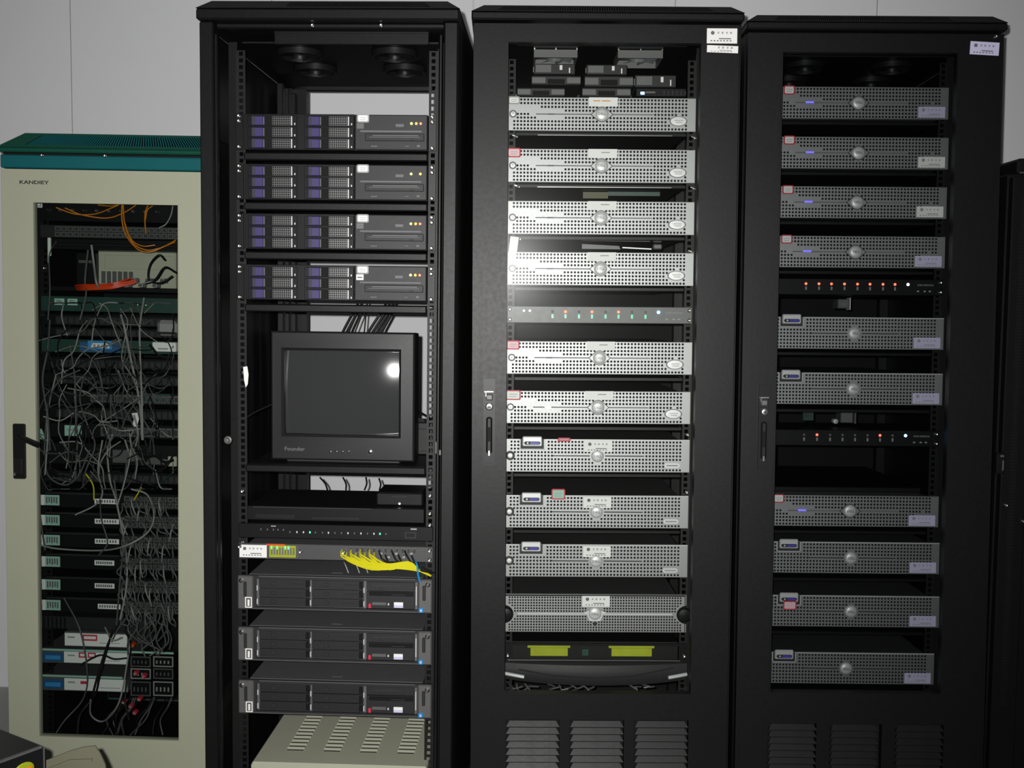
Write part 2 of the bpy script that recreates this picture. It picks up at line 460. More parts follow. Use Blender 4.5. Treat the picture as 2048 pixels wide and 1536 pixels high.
def black_cabinet(k, w, zt, depth, label, glass, rise, slope, slots, sx0, sx1, gl, handle, louv):
    root = thing('server_cabinet', label, 'cabinet', at(k, 0, 0, 0))
    h = w / 2
    carcass(k, root, w, zt, depth, 'black_coat', mplane=.14)
    cap(k, root, w, zt, rise, slope, depth, 'black_coat', 'black_coat', slots, sx0=sx0, sx1=sx1)
    for s in (-1, 1):
        mb().box(min(s * (h - .001), s * (h - .03)), max(s * (h - .001), s * (h - .03)), .028, .06, ZF + .056, zt - .001, .002).build('front_post', 'black_coat', root)
    # door
    (a0, b1), (a1, _), (_, b0) = q(k, gl[0], gl[1], .0), q(k, gl[2], gl[1] + 6, .0), q(k, gl[0], gl[3], .0)
    dz0, dz1 = ZF + .062, zt - .006
    d = mb('black_coat')
    # stiles and rails as one pressed sheet with the glazing opening and louvre openings
    d.frame(-h + .002, h - .002, b0 - .05, dz1, a0, a1, b0, b1, 0, .022)
    d.frame(a0 - .004, a1 + .004, b0 - .004, b1 + .004, a0, a1, b0, b1, -.0025, 0)
    lz1, lz0 = louv['z1'], dz0 + .05; cols = louv['cols']
    d.box(-h + .002, h - .002, 0, .022, lz1, b0 - .05); d.box(-h + .002, h - .002, 0, .022, dz0, lz0)
    xs = [-h + .002] + [x for c in cols for x in c] + [h - .002]
    for i in range(0, len(xs), 2): d.box(xs[i], xs[i + 1], 0, .022, lz0, lz1)
    door = d.build('door', None, root)
    # folded right-hand edge of the door
    mb().box(h - .006, h - .002, -.004, 0, dz0, dz1, .001).build('door_edge', 'black_coat', door)
    for s_ in (-h + .012,):
        mb().box(s_ - .0012, s_ + .0012, -.0012, 0, dz0 + .01, dz1 - .01).build('edge_rib', 'black_coat', door)
    gh = (b1 - b0) / 2
    gp = mb().box(a0 - .006, a1 + .006, -.002, .002, -gh - .006, gh + .006).build('glass_pane', glass, door)
    gp.location = (0, .038 if k == 3 else .009, (b0 + b1) / 2); gp.rotation_euler = (.042 if k == 3 else 0, 0, 0)  # middle pane is tilted only to move its flash reflection
    door_handle(door, *handle)
    pitch = louv['pitch']; first = None
    for (c0, c1) in cols:
        z = lz1 - .002; 
        while z - pitch > lz0:
            if first is None:
                wv = c1 - c0
                m = mb(); t = pitch
                # pressed louvre: hood whose ends slope in
                P = [(0, -t * .2), (0, -.002), (.011, 0)]
                A = [(0.0, .006, -t * .98), (wv, .006, -t * .98), (wv, -.006, -t * .78), (0.0, -.006, -t * .78), (.009, .001, -t * .04), (wv - .009, .001, -t * .04)]
                i = len(m.v); m.v += A
                m._f(0, 1, 2, 3); m._f(3, 2, 5, 4); m._f(0, 3, 4); m._f(1, 5, 2)
                o = m.build('louver', 'black_coat', door); first = (o.data, wv)
            else:
                o = bpy.data.objects.new('louver', first[0]); COL.objects.link(o); o.parent = door
            o.location = (c0, 0, z); z -= pitch
    mb().box(-h + .035, h - .035, .05, .052, lz0 - .02, lz1 + .02).build('lower_baffle', 'dark_inside', root)
    return root, door, (a0, a1, b0, b1)

def roof_fans(root, zt3):
    # fan tray under the roof: four round fans
    ft = mb('black_coat')
    ft.box(-.24, .24, .14, .49, zt3, zt3 + .004)
    tray = ft.build('fan_tray', None, root)
    for cx in (-.12, .12):
        for cy in (.23, .41):
            f = mb('black_plastic').lathe((0, 0, 0), [(.058, 0), (.058, .014), (.050, .014), (.050, 0), (.058, 0)], 20)
            f.use('black_steel').lathe((0, 0, 0), [(0, .004), (.018, .004), (.02, .012)], 12)
            for a in range(7):
                an = a * 2 * PI / 7; ca, sa = math.cos(an), math.sin(an)
                i = len(f.v); f.v += [(.018 * ca, .004, .018 * sa), (.048 * math.cos(an + .2), .003, .048 * math.sin(an + .2)), (.048 * math.cos(an + .75), .012, .048 * math.sin(an + .75)), (.018 * math.cos(an + .5), .011, .018 * math.sin(an + .5))]
                f._f(i, i + 1, i + 2, i + 3)
            f.use('zinc')
            for sx in (-1, 1):
                for sy in (-1, 1): f.box(sx * .052 - .003, sx * .052 + .003, -.003, .0, sy * .052 - .003, sy * .052 + .003, .001)
            f.box(-.016, -.002, .001, .003, -.004, .004); f.box(.004, .012, .001, .003, .006, .012)
            o = f.build('fan', None, tray, smooth=True, recalc=True)
            o.rotation_euler = (PI / 2, 0, 0); o.location = (cx, cy, zt3 - .001)
            # rotate so that its face looks down
            o.rotation_euler = (-PI / 2, 0, 0)
            o.location = (cx, cy, zt3)

# cabinet 3: the middle black cabinet, clear glazed door
X3 = lambda u, v, y=0: q(3, u, v, y)
lz1_3 = q(3, 1190, 1440, 0)[1]
cols3 = [(q(3, 1012, 1450, 0)[0], q(3, 1119, 1450, 0)[0]), (q(3, 1140, 1450, 0)[0], q(3, 1248, 1450, 0)[0]), (q(3, 1269, 1450, 0)[0], q(3, 1377, 1450, 0)[0])]
pit3 = q(3, 1060, 1450, 0)[1] - q(3, 1060, 1464.0, 0)[1]
cab3, door3, gl3 = black_cabinet(3, .655, q(3, 1190, 43, 0)[1], .86, 'black cabinet with two white stickers on its glass door, between two black racks', 'door_glass',
    .020, .020, 86, .09, .90, (1017, 84, 1402, 1386), (3, 979, 757, 930, .029), dict(z1=lz1_3, cols=cols3, pitch=pit3))
x, z = q(3, 1444, 72, 0); asset_sticker(door3, x, 0, z, .074, .036)
x, z = q(3, 1445, 98.5, 0); s_ = asset_sticker(door3, x, 0, z, .076, .017, crest=False, name='number_sticker', tilt=.03)
# cabinet 4: the right black cabinet
lz1_4 = q(4, 1640, 1447, 0)[1]
cols4 = [(q(4, 1536, 1450, 0)[0], q(4, 1633, 1450, 0)[0]), (q(4, 1660, 1450, 0)[0], q(4, 1764, 1450, 0)[0]), (q(4, 1790, 1450, 0)[0], q(4, 1888, 1450, 0)[0])]
cab4, door4, gl4 = black_cabinet(4, .655, q(4, 1745, 62, 0)[1], .86, 'rightmost black cabinet with rows of dim silver servers behind its glass door', 'dimming_glass',
    .020, .022, 86, .10, .80, (1566, 104, 1915, 1384), (4, 1528, 770, 940, .028), dict(z1=lz1_4, cols=cols4, pitch=pit3))
roof_fans(cab4, q(4, 1745, 62, 0)[1] - .03)
x, z = q(4, 1969, 97, 0); asset_sticker(door4, x, 0, z, .074, .033, base='label_lilac', tilt=.05)
x, z = q(4, 2000, 72, -.01); screw2(door4, x - .008, -.001, z)

# cabinet 2: the open rack
def open_rack():
    k = 2; w = .6; h = .3; depth = .80; zt = q(2, 660, 42, 0)[1]
    root = thing('open_rack', 'doorless black rack holding a monitor and servers, right of the teal cabinet', 'rack', at(2, 0, 0, 0))
    carcass(2, root, w, zt, depth, 'black_coat', back=False, mplane=.09, rz=(ZF + .1, q(2, 480, 96, .1)[1]))
    cap(2, root, w, zt, .026, .022, depth, 'black_coat', 'black_coat', 84, sx0=.34, sx1=.90)
    for s in (-1, 1):
        e = s * h; i_ = s * (h - .032)
        mb().box(min(e, i_), max(e, i_), 0, .05, ZF + .056, zt - .001, .003).build('front_post', 'black_coat', root)
        f = s * (h - .039)
        mb().box(min(f - .003, f + .003), max(f - .003, f + .003), -.002, .01, ZF + .056, zt - .03, .0015).build('edge_strip', 'black_coat', root)
        for z in (ZF + .35, .05, .40): mb().box(s * (h - .004) - .002, s * (h - .004) + .002, .05, depth - .035, z, z + .05).build('side_brace', 'black_steel', root)
    # front header with two screws, and the line of its lower lip
    z1 = zt; z0 = q(2, 660, 57, .02)[1]
    mb().box(-h + .033, h - .033, .02, .05, z0, z1, .003).build('header_rail', 'black_coat', root)
    for u in (626, 763): 
        x, z = q(2, u, 52, .02); screw2(root, x, .019, z)
    x0, za = q(2, 548, 62, .1); x1, zb = q(2, 858, 90, .1)
    mb().box(x0, x1, .10, .104, zb, za, .002).build('blanking_plate', 'black_coat', root)
    mb().box(x0, x1, .097, .100, za - .005, za, .001).build('plate_lip', 'black_steel', root)
    # rear frame round the opening to the wall
    yb = depth - .05
    xl, zt2 = q(2, 613, 169, yb)
    mb().frame(-h + .03, h - .03, ZF + .06, zt - .01, xl, h - .05, ZF + .5, zt2, yb, yb + .03).build('rear_frame', 'black_coat', root)
    m = mb()
    for i in range(40):
        xx = xl + .01 + i * .0115; m.box(xx, xx + .005, yb - .004, yb, zt2 + .012, zt2 + .032)
    m.build('rear_vent_rib', 'black_steel', root, kind='stuff')
    # inner verticals on the left side
    for xx, yy in ((-.262, .55), (-.262, .62), (-.262, .70)):
        mb().box(xx, xx + .018, yy, yy + .02, ZF + .06, zt - .03, .002).build('inner_upright', 'black_coat', root)
    roof_fans(root, zt - .018)
    # loose fittings
    x, z = q(2, 456, 880, 0); o = mb('mid_grey').lathe((0, 0, 0), [(0, -.012), (.005, -.011), (.006, -.004), (.009, -.003), (.010, 0)], 14).build('door_stud', None, root, smooth=True); o.location = (x, .0, z)
    x, z = q(2, 874, 892, .01)
    mb('mid_grey').box(x - .004, x + .004, .0, .03, z - .018, z + .012, .002).box(x + .004, x + .012, .004, .02, z - .022, z - .008, .002).build('latch_catch', None, root)
    return root, zt
rack2, zt2_ = open_rack()

# cabinet 1: teal and cream cabinet
def teal_cabinet():
    k = 1; w = .60; h = .3; depth = .62
    zt = q(1, 211, 312, 0)[1]
    root = thing('network_cabinet', 'teal cabinet with a cream glass door full of tangled network cables', 'cabinet', at(1, 0, 0, 0))
    carcass(1, root, w, zt, depth, 'teal', mplane=.10, inner='dark_inside')
    for s in (-1, 1): mb().box(min(s * (h - .034), s * (h - .036)), max(s * (h - .034), s * (h - .036)), .055, depth - .03, ZF + .06, zt - .03).build('inner_liner', 'dark_inside', root)
    mb().box(-h + .036, h - .036, .03, depth - .03, ZF + .056, ZF + .062).build('floor_plate', 'dark_inside', root)
    cap(1, root, w, zt + .006, .012, .044, depth, 'teal_top', 'teal', 74, over=.004, sx0=.11, sx1=.98, sidebev=.055)
    mb().box(-h + .004, h - .004, .012, depth - .01, zt - .002, zt + .007).build('shadow_gap', 'dark_inside', root)
    zd = q(1, 211, 341, 0)[1]
    mb().box(-h, h, 0, .03, zd + .003, zt, .003).build('header_rail', 'teal', root)
    for s in (-1, 1): mb().box(min(s * h, s * (h - .03)), max(s * h, s * (h - .03)), .022, .05, ZF + .056, zd, .003).build('front_post', 'teal', root)
    (a0, b1), (a1, _), (_, b0) = q(1, 67, 405, 0), q(1, 356, 405, 0), q(1, 210, 1476, 0)
    xl = q(1, 8, 700, 0)[0]; xr = h - .004; dz0 = ZF + .06
    d = mb('door_cream').frame(xl, xr, b0 - .05, zd, a0, a1, b0, b1, 0, .02)
    d.box(xl, xr, 0, .02, dz0, b0 - .05)
    d.frame(a0 - .003, a1 + .003, b0 - .003, b1 + .003, a0, a1, b0, b1, -.002, 0)
    door = d.build('door', None, root)
    for e in (xl, ): mb().box(e, e + .004, -.003, 0, dz0, zd, .001).build('door_edge', 'door_cream', door)
    mb().box(a0 - .006, a1 + .006, .006, .010, b0 - .006, b1 + .006).build('glass_pane', 'dusty_glass', door)
    x, z = q(1, 68, 365, 0); text('KANDIEY', .013, 'print_black', door, (x, -.0005, z), bold=True, squeeze=1.45)
    # swing handle, lever turned out
    x, z1 = q(1, 40, 847, 0); _, z0 = q(1, 40, 957, 0)
    m = mb('black_plastic').box(x - .017, x + .017, -.010, .001, z0, z1, .003)
    m.use('black_steel').box(x - .012, x + .012, -.016, -.009, z0 + .012, z0 + .06, .003)
    m.use('chrome').box(x - .011, x - .006, -.0175, -.015, z0 + .010, z0 + .018, .001)
    hd = m.build('door_handle', None, door)
    x2, z2 = q(1, 76, 890, -.05); x1_, z1_ = q(1, 48, 872, -.02)
    # lever as a tapering bar
    i = mb('black_plastic'); i.tube([(x + .004, -.014, z1_), (x + .018, -.022, z1_ - .006), (x2, -.05, z2)], .008, 8)
    i.build('lever', None, door, smooth=True)
    for u, v in ((86, 308), (212, 309)):
        xx, zz = q(1, u, v, 0); screw2(root, xx, -.001, zz - .004)
    return root, zt, (a0, a1, b0, b1)
cab1, zt1_, gl1 = teal_cabinet()

# ------------------------------------------------------------------ rack servers with perforated silver bezels
BH = .0425                     # half height of a 2U front
def medallion(root, r=.0172, z=0.0, ring=True, words='DELL', y=0):
    o = mb('silver_light').lathe((0, 0, 0), [(0, -.0062), (r * .55, -.0056), (r * .85, -.0040), (r * .97, -.0018), (r, .0), (r, .001)], 28).build('medallion', None, root, smooth=True)
    o.location = (0, y, z)
    if words: text(words, .0088, 'print_dark', o, (0, -.0058, 0), depth=.0006, bold=True, squeeze=1.0)
    if ring:
        def outline(s, e):
            P = []
            for a in range(-50, 51, 10): P.append((s * math.sin(math.radians(a)), s * math.cos(math.radians(a))))
            P.append((e, 0))
            for a in range(130, 231, 10): P.append((s * math.sin(math.radians(a)), s * math.cos(math.radians(a))))
            P.append((-e, 0)); return P
        g = mb('grey_plastic').prism(outline(r * 1.14, r * 1.72), y - .0007, y + .0006); g.use('silver').prism(outline(r * 1.03, r * 1.56), y - .0011, y - .0007)
        g = g.build('medallion_surround', None, root); g.location = (0, 0, z)
    return o
def ring_badge(root, x, z, a, b, name='badge'):
    m = mb('print_dark').lathe((0, 0, 0), [(0, -.001), (1, -.001), (1, .0005)], 24, sx=a, sz=b)
    m.use('silver_light').lathe((0, 0, 0), [(0, -.0026), (.86, -.0022), (.9, -.001)], 24, sx=a, sz=b)
    m.use('grey_print'); m.box(-a * .45, a * .5, -.0029, -.0024, b * .08, b * .2); m.box(-a * .3, a * .45, -.0029, -.0024, -b * .32, -b * .2)
    o = m.build(name, None, root, smooth=True); o.location = (x, 0, z); return o
def chassis(root, zh=BH, depth=.64, y0=.012):
    m = mb('dark_inside').box(-.2395, .2395, y0 - .004, y0, -zh + .001, zh - .001)
    m.use('server_cover').box(-.217, .217, y0, depth, -zh, zh - .001, .001)
    m.build('chassis', None, root)
def plate_rim(m, zh, t=.008, x=.2413):
    m.box(-x, x, -.0005, t, zh - .0012, zh, .0004); m.box(-x, x, -.0005, t, -zh, -zh + .0012, .0004)
    m.box(-x, -x + .0022, -.0002, t, -zh, zh); m.box(x - .0022, x, -.0002, t, -zh, zh)

def bezel_a():
    root = thing('rack_server', 'x', 'server'); m = mb('silver')
    NX, NZ = 54, 9; PX, PZ = .478 / NX, .0826 / NZ
    def hole(i, j, x, z):
        t = NZ - 1 - j
        if i < 1 or i > NX - 3: return False
        if math.hypot(x, z) < .0225: return False
        if (x - .197) ** 2 / .0262 ** 2 + (z + .016) ** 2 / .0165 ** 2 < 1: return False
        if math.hypot(x + .229, z) < .0115: return False
        if t == 4: return x < -.19 or x > .135
        if t == 2: return x > -.163
        if t == 3: return x > -.098
        if t == 5: return x < -.165 or x > -.098
        return True
    m.perf(-.239, -.0413, NX, NZ, PX, PZ, .0031, 0, .003, hole)
    plate_rim(m, BH); m.build('bezel', None, root)
    chassis(root)
    mb('print_dark').box(-.170, -.0225, -.0006, .0005, -.0014, .0014).box(.0225, .132, -.0006, .0005, -.0014, .0014).build('groove', None, root)
    medallion(root)
    mb('print_dark').lathe((-.229, 0, 0), [(.0098, .0005), (.0098, -.0012), (.0072, -.0012)], 18).use('silver_light').lathe((-.229, 0, 0), [(.0074, -.001), (.0060, -.0036), (0, -.0042)], 18).use('print_dark').box(-.2297, -.2283, -.0046, -.0038, -.0026, .0026).build('lock', None, root, smooth=True)
    return root
def bezel_b():
    root = thing('rack_server', 'x', 'server'); m = mb('silver')
    NX, NZ = 54, 9; PX, PZ = .478 / NX, .0826 / NZ
    def hole(i, j, x, z):
        t = NZ - 1 - j
        if i < 1 or i > NX - 3: return False
        if math.hypot(x, z) < .0215: return False
        if abs(x - .196) < .022 and abs(z + .024) < .008: return False
        if math.hypot(x + .229, z) < .0145: return False
        if -.208 < x < -.134 and t < 3: return False
        if t == 4: return x < -.117 or x > .125
        return True
    m.perf(-.239, -.0413, NX, NZ, PX, PZ, .0030, 0, .003, hole)
    plate_rim(m, BH); m.build('bezel', None, root)
    mb('silver_light').box(-.2413, .2413, -.001, .006, BH - .0012, BH + .0012, .0005).build('top_trim', None, root)
    chassis(root)
    mb('grey_plastic').box(-.117, -.02, -.0006, .0005, -.0014, .0014).box(.02, .122, -.0006, .0005, -.0014, .0014).build('groove', None, root)
    medallion(root, r=.0165, ring=False)
    mb('print_black').lathe((-.229, 0, 0), [(.0125, .0005), (.0125, -.0016), (.0072, -.0014)], 18).use('silver_light').lathe((-.229, 0, 0), [(.0076, -.001), (.0058, -.0036), (0, -.0042)], 18).build('lock', None, root, smooth=True)
    # status panel: silver U frame, dark field, pull-up display with a blue window
    p = mb('silver_light'); x0, x1, zb, zt = -.2045, -.1385, .0155, BH + .001
    p.box(x0, x0 + .0028, -.003, .002, zb, zt, .001).box(x1 - .0028, x1, -.003, .002, zb, zt, .001).box(x0, x1, -.003, .002, zb, zb + .0028, .001)
    p.use('print_black').box(x0 + .002, x1 - .002, -.0012, .002, zb + .002, zt)
    sp = p.build('status_panel', None, root)
    g = mb('silver_light').box(x0 + .0075, x1 - .0075, -.0045, .001, zb + .0095, zt + .0075, .0025)
    def pill(a, b, z0, z1, y0, y1):
        r = (z1 - z0) / 2; P = [(b - r + r * math.sin(math.radians(t)), (z0 + z1) / 2 + r * math.cos(math.radians(t))) for t in range(0, 181, 30)] + [(a + r + r * math.sin(math.radians(t)), (z0 + z1) / 2 + r * math.cos(math.radians(t))) for t in range(180, 361, 30)]
        return P, y0, y1
    g.use('print_black').prism(*pill(x0 + .0115, x1 - .0115, zb + .0135, zb + .0225, -.0052, -.0044))
    g.build('display_housing', None, sp)
    mb('lcd_blue').prism(*pill(x0 + .027, x1 - .014, zb + .0148, zb + .0212, -.0058, -.005)).build('display', None, sp)
    mb('silver_light').lathe((x0 + .021, 0, zb + .018), [(.003, -.005), (.0022, -.0068), (0, -.007)], 10).build('status_button', None, sp)
    b = mb('silver_light').prism(*pill(.1765, .2155, -.0295, -.0185, -.002, .0005)); b.use('grey_print').prism(*pill(.180, .212, -.0262, -.0218, -.0024, -.0019))
    b.build('badge', None, root)
    return root
def bezel_c():
    root = thing('rack_server', 'x', 'server'); m = mb('silver'); zh = .050
    NX, NZ = 66, 13; PX, PZ = .474 / NX, .0945 / NZ
    def hole(i, j, x, z):
        if i < 1 or i > NX - 2: return False
        if math.hypot(x, z - .0) < .024 or math.hypot(x, z + .027) < .009: return False
        if math.hypot(abs(x) - .240, z + .002) < .029: return False
        if abs(z) < PZ * .8: return False
        return True
    m.perf(-.237, -.0485, NX, NZ, PX, PZ, .0026, 0, .003, hole)
    for s in (-1, 1): pass
    plate_rim(m, zh, x=.2413); m.build('bezel', None, root)
    mb('chrome').box(-.2413, .2413, -.0015, .006, zh - .001, zh + .0025, .0008).build('top_trim', None, root)
    mb('silver_light').box(-.205, -.02, -.0022, .0005, -.0035, .0005, .0008).box(.02, .205, -.0022, .0005, -.0035, .0005, .0008).build('ridge', None, root)
    for s in (-1, 1):
        P = [(s * .2413, -.0265), (s * .2413, .0225)] + [(s * (.2413 - .0255 * math.sin(math.radians(t))), -.002 + .0245 * math.cos(math.radians(t))) for t in range(15, 170, 15)]
        mb('black_plastic').prism(P, -.003, .004).lathe((s * .236, -.003, -.002), [(.020, 0), (.016, -.006), (.006, -.008), (0, -.008)], 20).build('thumb_knob', None, root, smooth=True)
    medallion(root, r=.0175, ring=False)
    mb('silver_light').prism([(-.03, .004), (-.02, -.004), (-.014, -.02), (.014, -.02), (.02, -.004), (.03, .004), (0, .01)], -.001, .0006).build('medallion_surround', None, root)
    mb('print_black').lathe((0, 0, -.027), [(.006, .0005), (.006, -.0016), (.004, -.0022), (0, -.0022)], 14).build('keyhole', None, root)
    chassis(root, zh=.0485)
    return root
PA, PB, PC_ = bezel_a(), bezel_b(), bezel_c()
for p in (PA, PB, PC_): register(p)
USED = set()
def server(proto, k, u, v, label, group, m=.14):
    x, z = q(k, u, v, m)
    M = at(k, x, m, z)
    if proto.name in USED: o = copy_tree(proto, M)
    else: o = proto; o.matrix_world = M; USED.add(proto.name)
    o['label'] = label; o['group'] = group
    return o
G3 = 'silver rack servers in the middle cabinet'
R3 = [(PA, 1204, 229, 'silver perforated server, topmost in the middle cabinet, directly under the stacked drives', None),
      (PA, 1203, 332, 'silver perforated server with a pink tag, second from the top of the middle cabinet', 'pink'),
      (PA, 1202, 436, 'silver perforated server without corner tag, third from the top of the middle cabinet', None),
      (PA, 1201, 538, 'silver perforated server just above the grey switch with red lights', 'loose'),
      (PA, 1199, 716, 'silver perforated server just below the grey switch with red lights', 'pink'),
      (PA, 1196, 815, 'silver perforated server with cream label and a small cyan light', 'pink2'),
      (PB, 1195, 912, 'silver server with blue display, uppermost of its kind in the middle cabinet', 'red'),
      (PB, 1193, 1024, 'silver server with blue display and a red-rimmed tag standing on its top edge', 'red2'),
      (PB, 1192, 1122, 'silver server with blue display directly above the one with black end knobs', None),
      (PC_, 1190, 1227, 'silver server front with round black knobs at both ends and a centre lock', None)]
for i, (P, u, v, lab, tg) in enumerate(R3):
    o = server(P, 3, u, v, lab, G3)
    if P is PA:
        ring_badge(o, .197, -.016, .0232, .0128)
        st_ = mb('label_white').box(-.037, .037, -.002, -.0008, -.0115, .0115)
        st_.use('grey_print' if i else 'fibre_orange'); st_.box(-.004, .018, -.0022, -.0019, .0015, .004)
        if i == 0: st_.box(-.026, -.008, -.0022, -.0019, .0015, .004)
        s = st_.build('name_sticker', None, o); s.location = (.003, 0, .0315)
        if i == 0: red_tag(o, -.2265, -.0005, .0345, .030, .020, rim='grey_print', base='label_white')
        if tg == 'pink': red_tag(o, -.226, -.0005, .0325, .034, .024, base='label_pink')
        if tg == 'pink2': red_tag(o, -.2225, -.0005, .0315, .040, .026, base='label_white')
        if tg == 'loose':
            s = mb('label_white').box(-.011, .011, -.0012, 0, -.03, .03, .0005).build('loose_strip', None, o); s.location = (-.227, -.002, .052); s.rotation_euler = (0, .12, 0)
        led = mb('led_white' if i == 5 else 'print_dark').box(-.008, .008, -.0015, 0, -.0018, .0018, .0008).build('status_light', None, o); led.location = (-.131, 0, 0)
    else:
        s = asset_sticker(o, .002, -.0016, .0255 if P is PB else .033, .073, .029, base='label_white')
    if tg == 'red': red_tag(o, -.088, -.0015, .043, .034, .010, base='label_pink', ink=False)
    if tg == 'red2': red_tag(o, -.101, -.002, .047, .036, .028, base='label_green')
# rails' screws on the right side of cabinet 3
for u, v in ((1385, 985), (1384, 1024), (1384, 1049), (1383, 1137), (1383, 1148), (1396, 620), (1396, 643), (1389, 870), (1388, 939)):
    x, z = q(3, u, v, .14); screw2(cab3, .2345, .149, z)
# shelves under the servers of the middle cabinet
SH3 = [(263, 'under the topmost silver server', 1), (367, 'under the second silver server', 1), (471, 'under the third silver server', 0), (573, 'above the grey switch with red lights', 0),
       (753, 'under the silver server that follows the grey switch', 0), (852, 'under the silver server with the cyan light', 0), (946, 'above the server with the red-rimmed tag', 0), (1059, 'under the server with the red-rimmed tag', 0)]
for v, where, br in SH3:
    x, z = q(3, 1200, v + 2, .15)
    r = thing('rack_shelf', 'thin black steel rack shelf ' + where, 'shelf', at(3, 0, .15, z), 'black shelves in the middle cabinet')
    mb('black_steel').box(-.218, .218, .010, .60, -.003, 0).build('tray', None, r)
    mb('black_coat').box(-.221, .221, .004, .010, -.009, 0, .001).build('front_lip', None, r)
    if br: mb('zinc').box(-.165, .185, .002, .004, -.0085, -.0055, .0008).build('edge_rail', None, r)

for i, (u, v) in enumerate(((1388, 275), (1386, 376), (1382, 503), (1030, 272), (1034, 372), (1036, 477))):
    x, z = q(3, u, v, .15); b_ = thing('cage_nut', 'bright cage nut in the gap %s, at the %s' % (('under the first silver server', 'under the second silver server', 'above the fourth silver server')[i % 3], 'right' if i < 3 else 'left'), 'nut', at(3, x, .150, z) @ Matrix.Rotation(.35, 4, 'Y'))
    mb('zinc').box(-.008, .008, 0, .006, -.0022, .0022, .0008).build('clip', None, b_); mb('chrome').lathe((.003, 0, 0), [(0, -.003), (.003, -.002), (.003, 0)], 8).build('screw', None, b_)
# ------------------------------------------------------------------ keyboard-video switches
def kvm(k, u, v, label, face, reds, lit, blue='led_blue', m=.14, x_led=None, greens=True):
    x, z = q(k, u, v, m); root = thing('console_switch', label, 'switch', at(k, 0, m, z)); hh = .0218
    mb(face).box(-.2413, .2413, 0, .012, -hh, hh, .0015).build('front_panel', None, root)
    mb('black_steel').box(-.215, .215, .012, .26, -hh + .001, hh - .001, .001).build('chassis', None, root)
    for s in (-1, 1):
        for zz in (-.013, .013): screw2(root, s * .2335, -.0005, zz)
    xs = x_led
    for i, lx in enumerate(xs):
        on = i in reds
        o = mb('led_red' if on else 'print_dark').lathe((0, 0, 0), [(.0036, .0005), (.003, -.002), (0, -.003)], 10).build('select_light' , None, root, smooth=True); o.location = (lx, 0, .008)
        g = mb('led_green' if greens and i in lit else 'grey_print').box(-.0022, .0022, -.0012, 0, -.0045, .0045)
        g.use('print_dark').box(-.0012, .0012, -.0016, -.001, -.003, -.0005).box(-.0012, .0012, -.0016, -.001, .001, .003)
        o = g.build('channel_digit', None, root); o.location = (lx, 0, -.004)
    o = mb(blue).lathe((0, 0, 0), [(.0042, .0005), (.0036, -.002), (0, -.003)], 10).build('power_light', None, root, smooth=True); o.location = (xs[-1] + (xs[1] - xs[0]), 0, .008)
    text('KVM SWITCH', .0075, 'grey_print', root, (.195, -.0004, .006), name='lettering', squeeze=.95)
    m_ = mb('grey_print')
    for a in (.172, .190, .204): m_.box(a, a + .006, -.0006, 0, -.012, -.0085)
    m_.build('small_print', None, root)
    return root
xl = [q(3, u, 626, .14)[0] for u in (1105, 1131, 1158, 1184, 1211, 1237, 1264, 1291)]
kv = kvm(3, 1200, 630, 'grey console switch with red and green lights and one bright blue light', 'mid_grey', (1, 3, 5), range(8), x_led=xl)
for u, v in ((1048, 620), (1060, 620)):
    x, z = q(3, u, v, .14); Z0 = q(3, 1200, 630, .14)[1]
    o = mb('zinc').lathe((0, 0, 0), [(.004, .0005), (.0035, -.002), (0, -.0026)], 10).build('button', None, kv, smooth=True); o.location = (x, 0, .010)
xl = [q(4, u, 570, .14)[0] for u in (1612, 1638, 1663, 1689, 1715, 1740, 1766, 1790)]
kvm(4, 1700, 574, 'black console switch with a full row of glowing red lights', 'black_plastic', range(8), (), blue='led_white', x_led=xl)
xl = [q(4, u, 872, .14)[0] for u in (1608, 1634, 1660, 1685, 1710, 1735, 1760, 1785)]
kvm(4, 1698, 876, 'black console switch with only two red lights and a blue one lit', 'black_plastic', (1, 6), (), x_led=xl)

# ------------------------------------------------------------------ cabinet 4 servers
G4 = 'silver rack servers in the rightmost cabinet'
R4 = [(PA, 1717, 206, 'dim silver server, topmost in the rightmost cabinet, with a violet light'),
      (PA, 1717, 306, 'dim silver server with a violet light, second from the top in the rightmost cabinet'),
      (PA, 1714, 405, 'dim silver server with a violet light, third from the top in the rightmost cabinet'),
      (PA, 1711, 504, 'dim violet-lit silver server directly above the switch with eight red lights'),
      (PB, 1709, 667, 'dim silver server with teal-tinted grille, below the switch with eight red lights'),
      (PB, 1707, 778, 'dim silver server with display tab directly above the switch with two red lights'),
      (PA, 1700, 1022, 'dim silver server with a violet light, alone below the switch with two red lights'),
      (PB, 1702, 1116, 'dim silver server with display tab, third from the bottom of the rightmost cabinet'),
      (PB, 1702, 1223, 'dim silver server with a red-rimmed tag hanging from its display tab'),
      (PB, 1692, 1337, 'dim silver server, lowest in the rightmost cabinet')]
for i, (P, u, v, lab) in enumerate(R4):
    o = server(P, 4, u, v, lab, G4)
    for ch in kids(o):
        if ch.name.startswith(('badge',)): COL.objects.unlink(ch); bpy.data.objects.remove(ch)
    s = asset_sticker(o, .196, -.0024, -.024, .072, .029, base=('label_lilac' if i not in (1, 2) else 'label_white'), ink='grey_print')
    if P is PA:
        red_tag(o, -.187 if i < 4 else -.196, -.0008, .033, .030, .024, base='label_white', ink=True)
        led = mb('led_violet').box(-.011, .011, -.0018, 0, -.0022, .0022, .0008).build('status_light', None, o); led.location = (-.131, 0, .001)
    if i == 8: red_tag(o, -.170, -.0065, .017, .036, .025, base='label_pink', ink=False)
    xs = .2345 if i != 9 else .225
    screw2(cab4, .238, .150, q(4, u, v + 13, .14)[1])
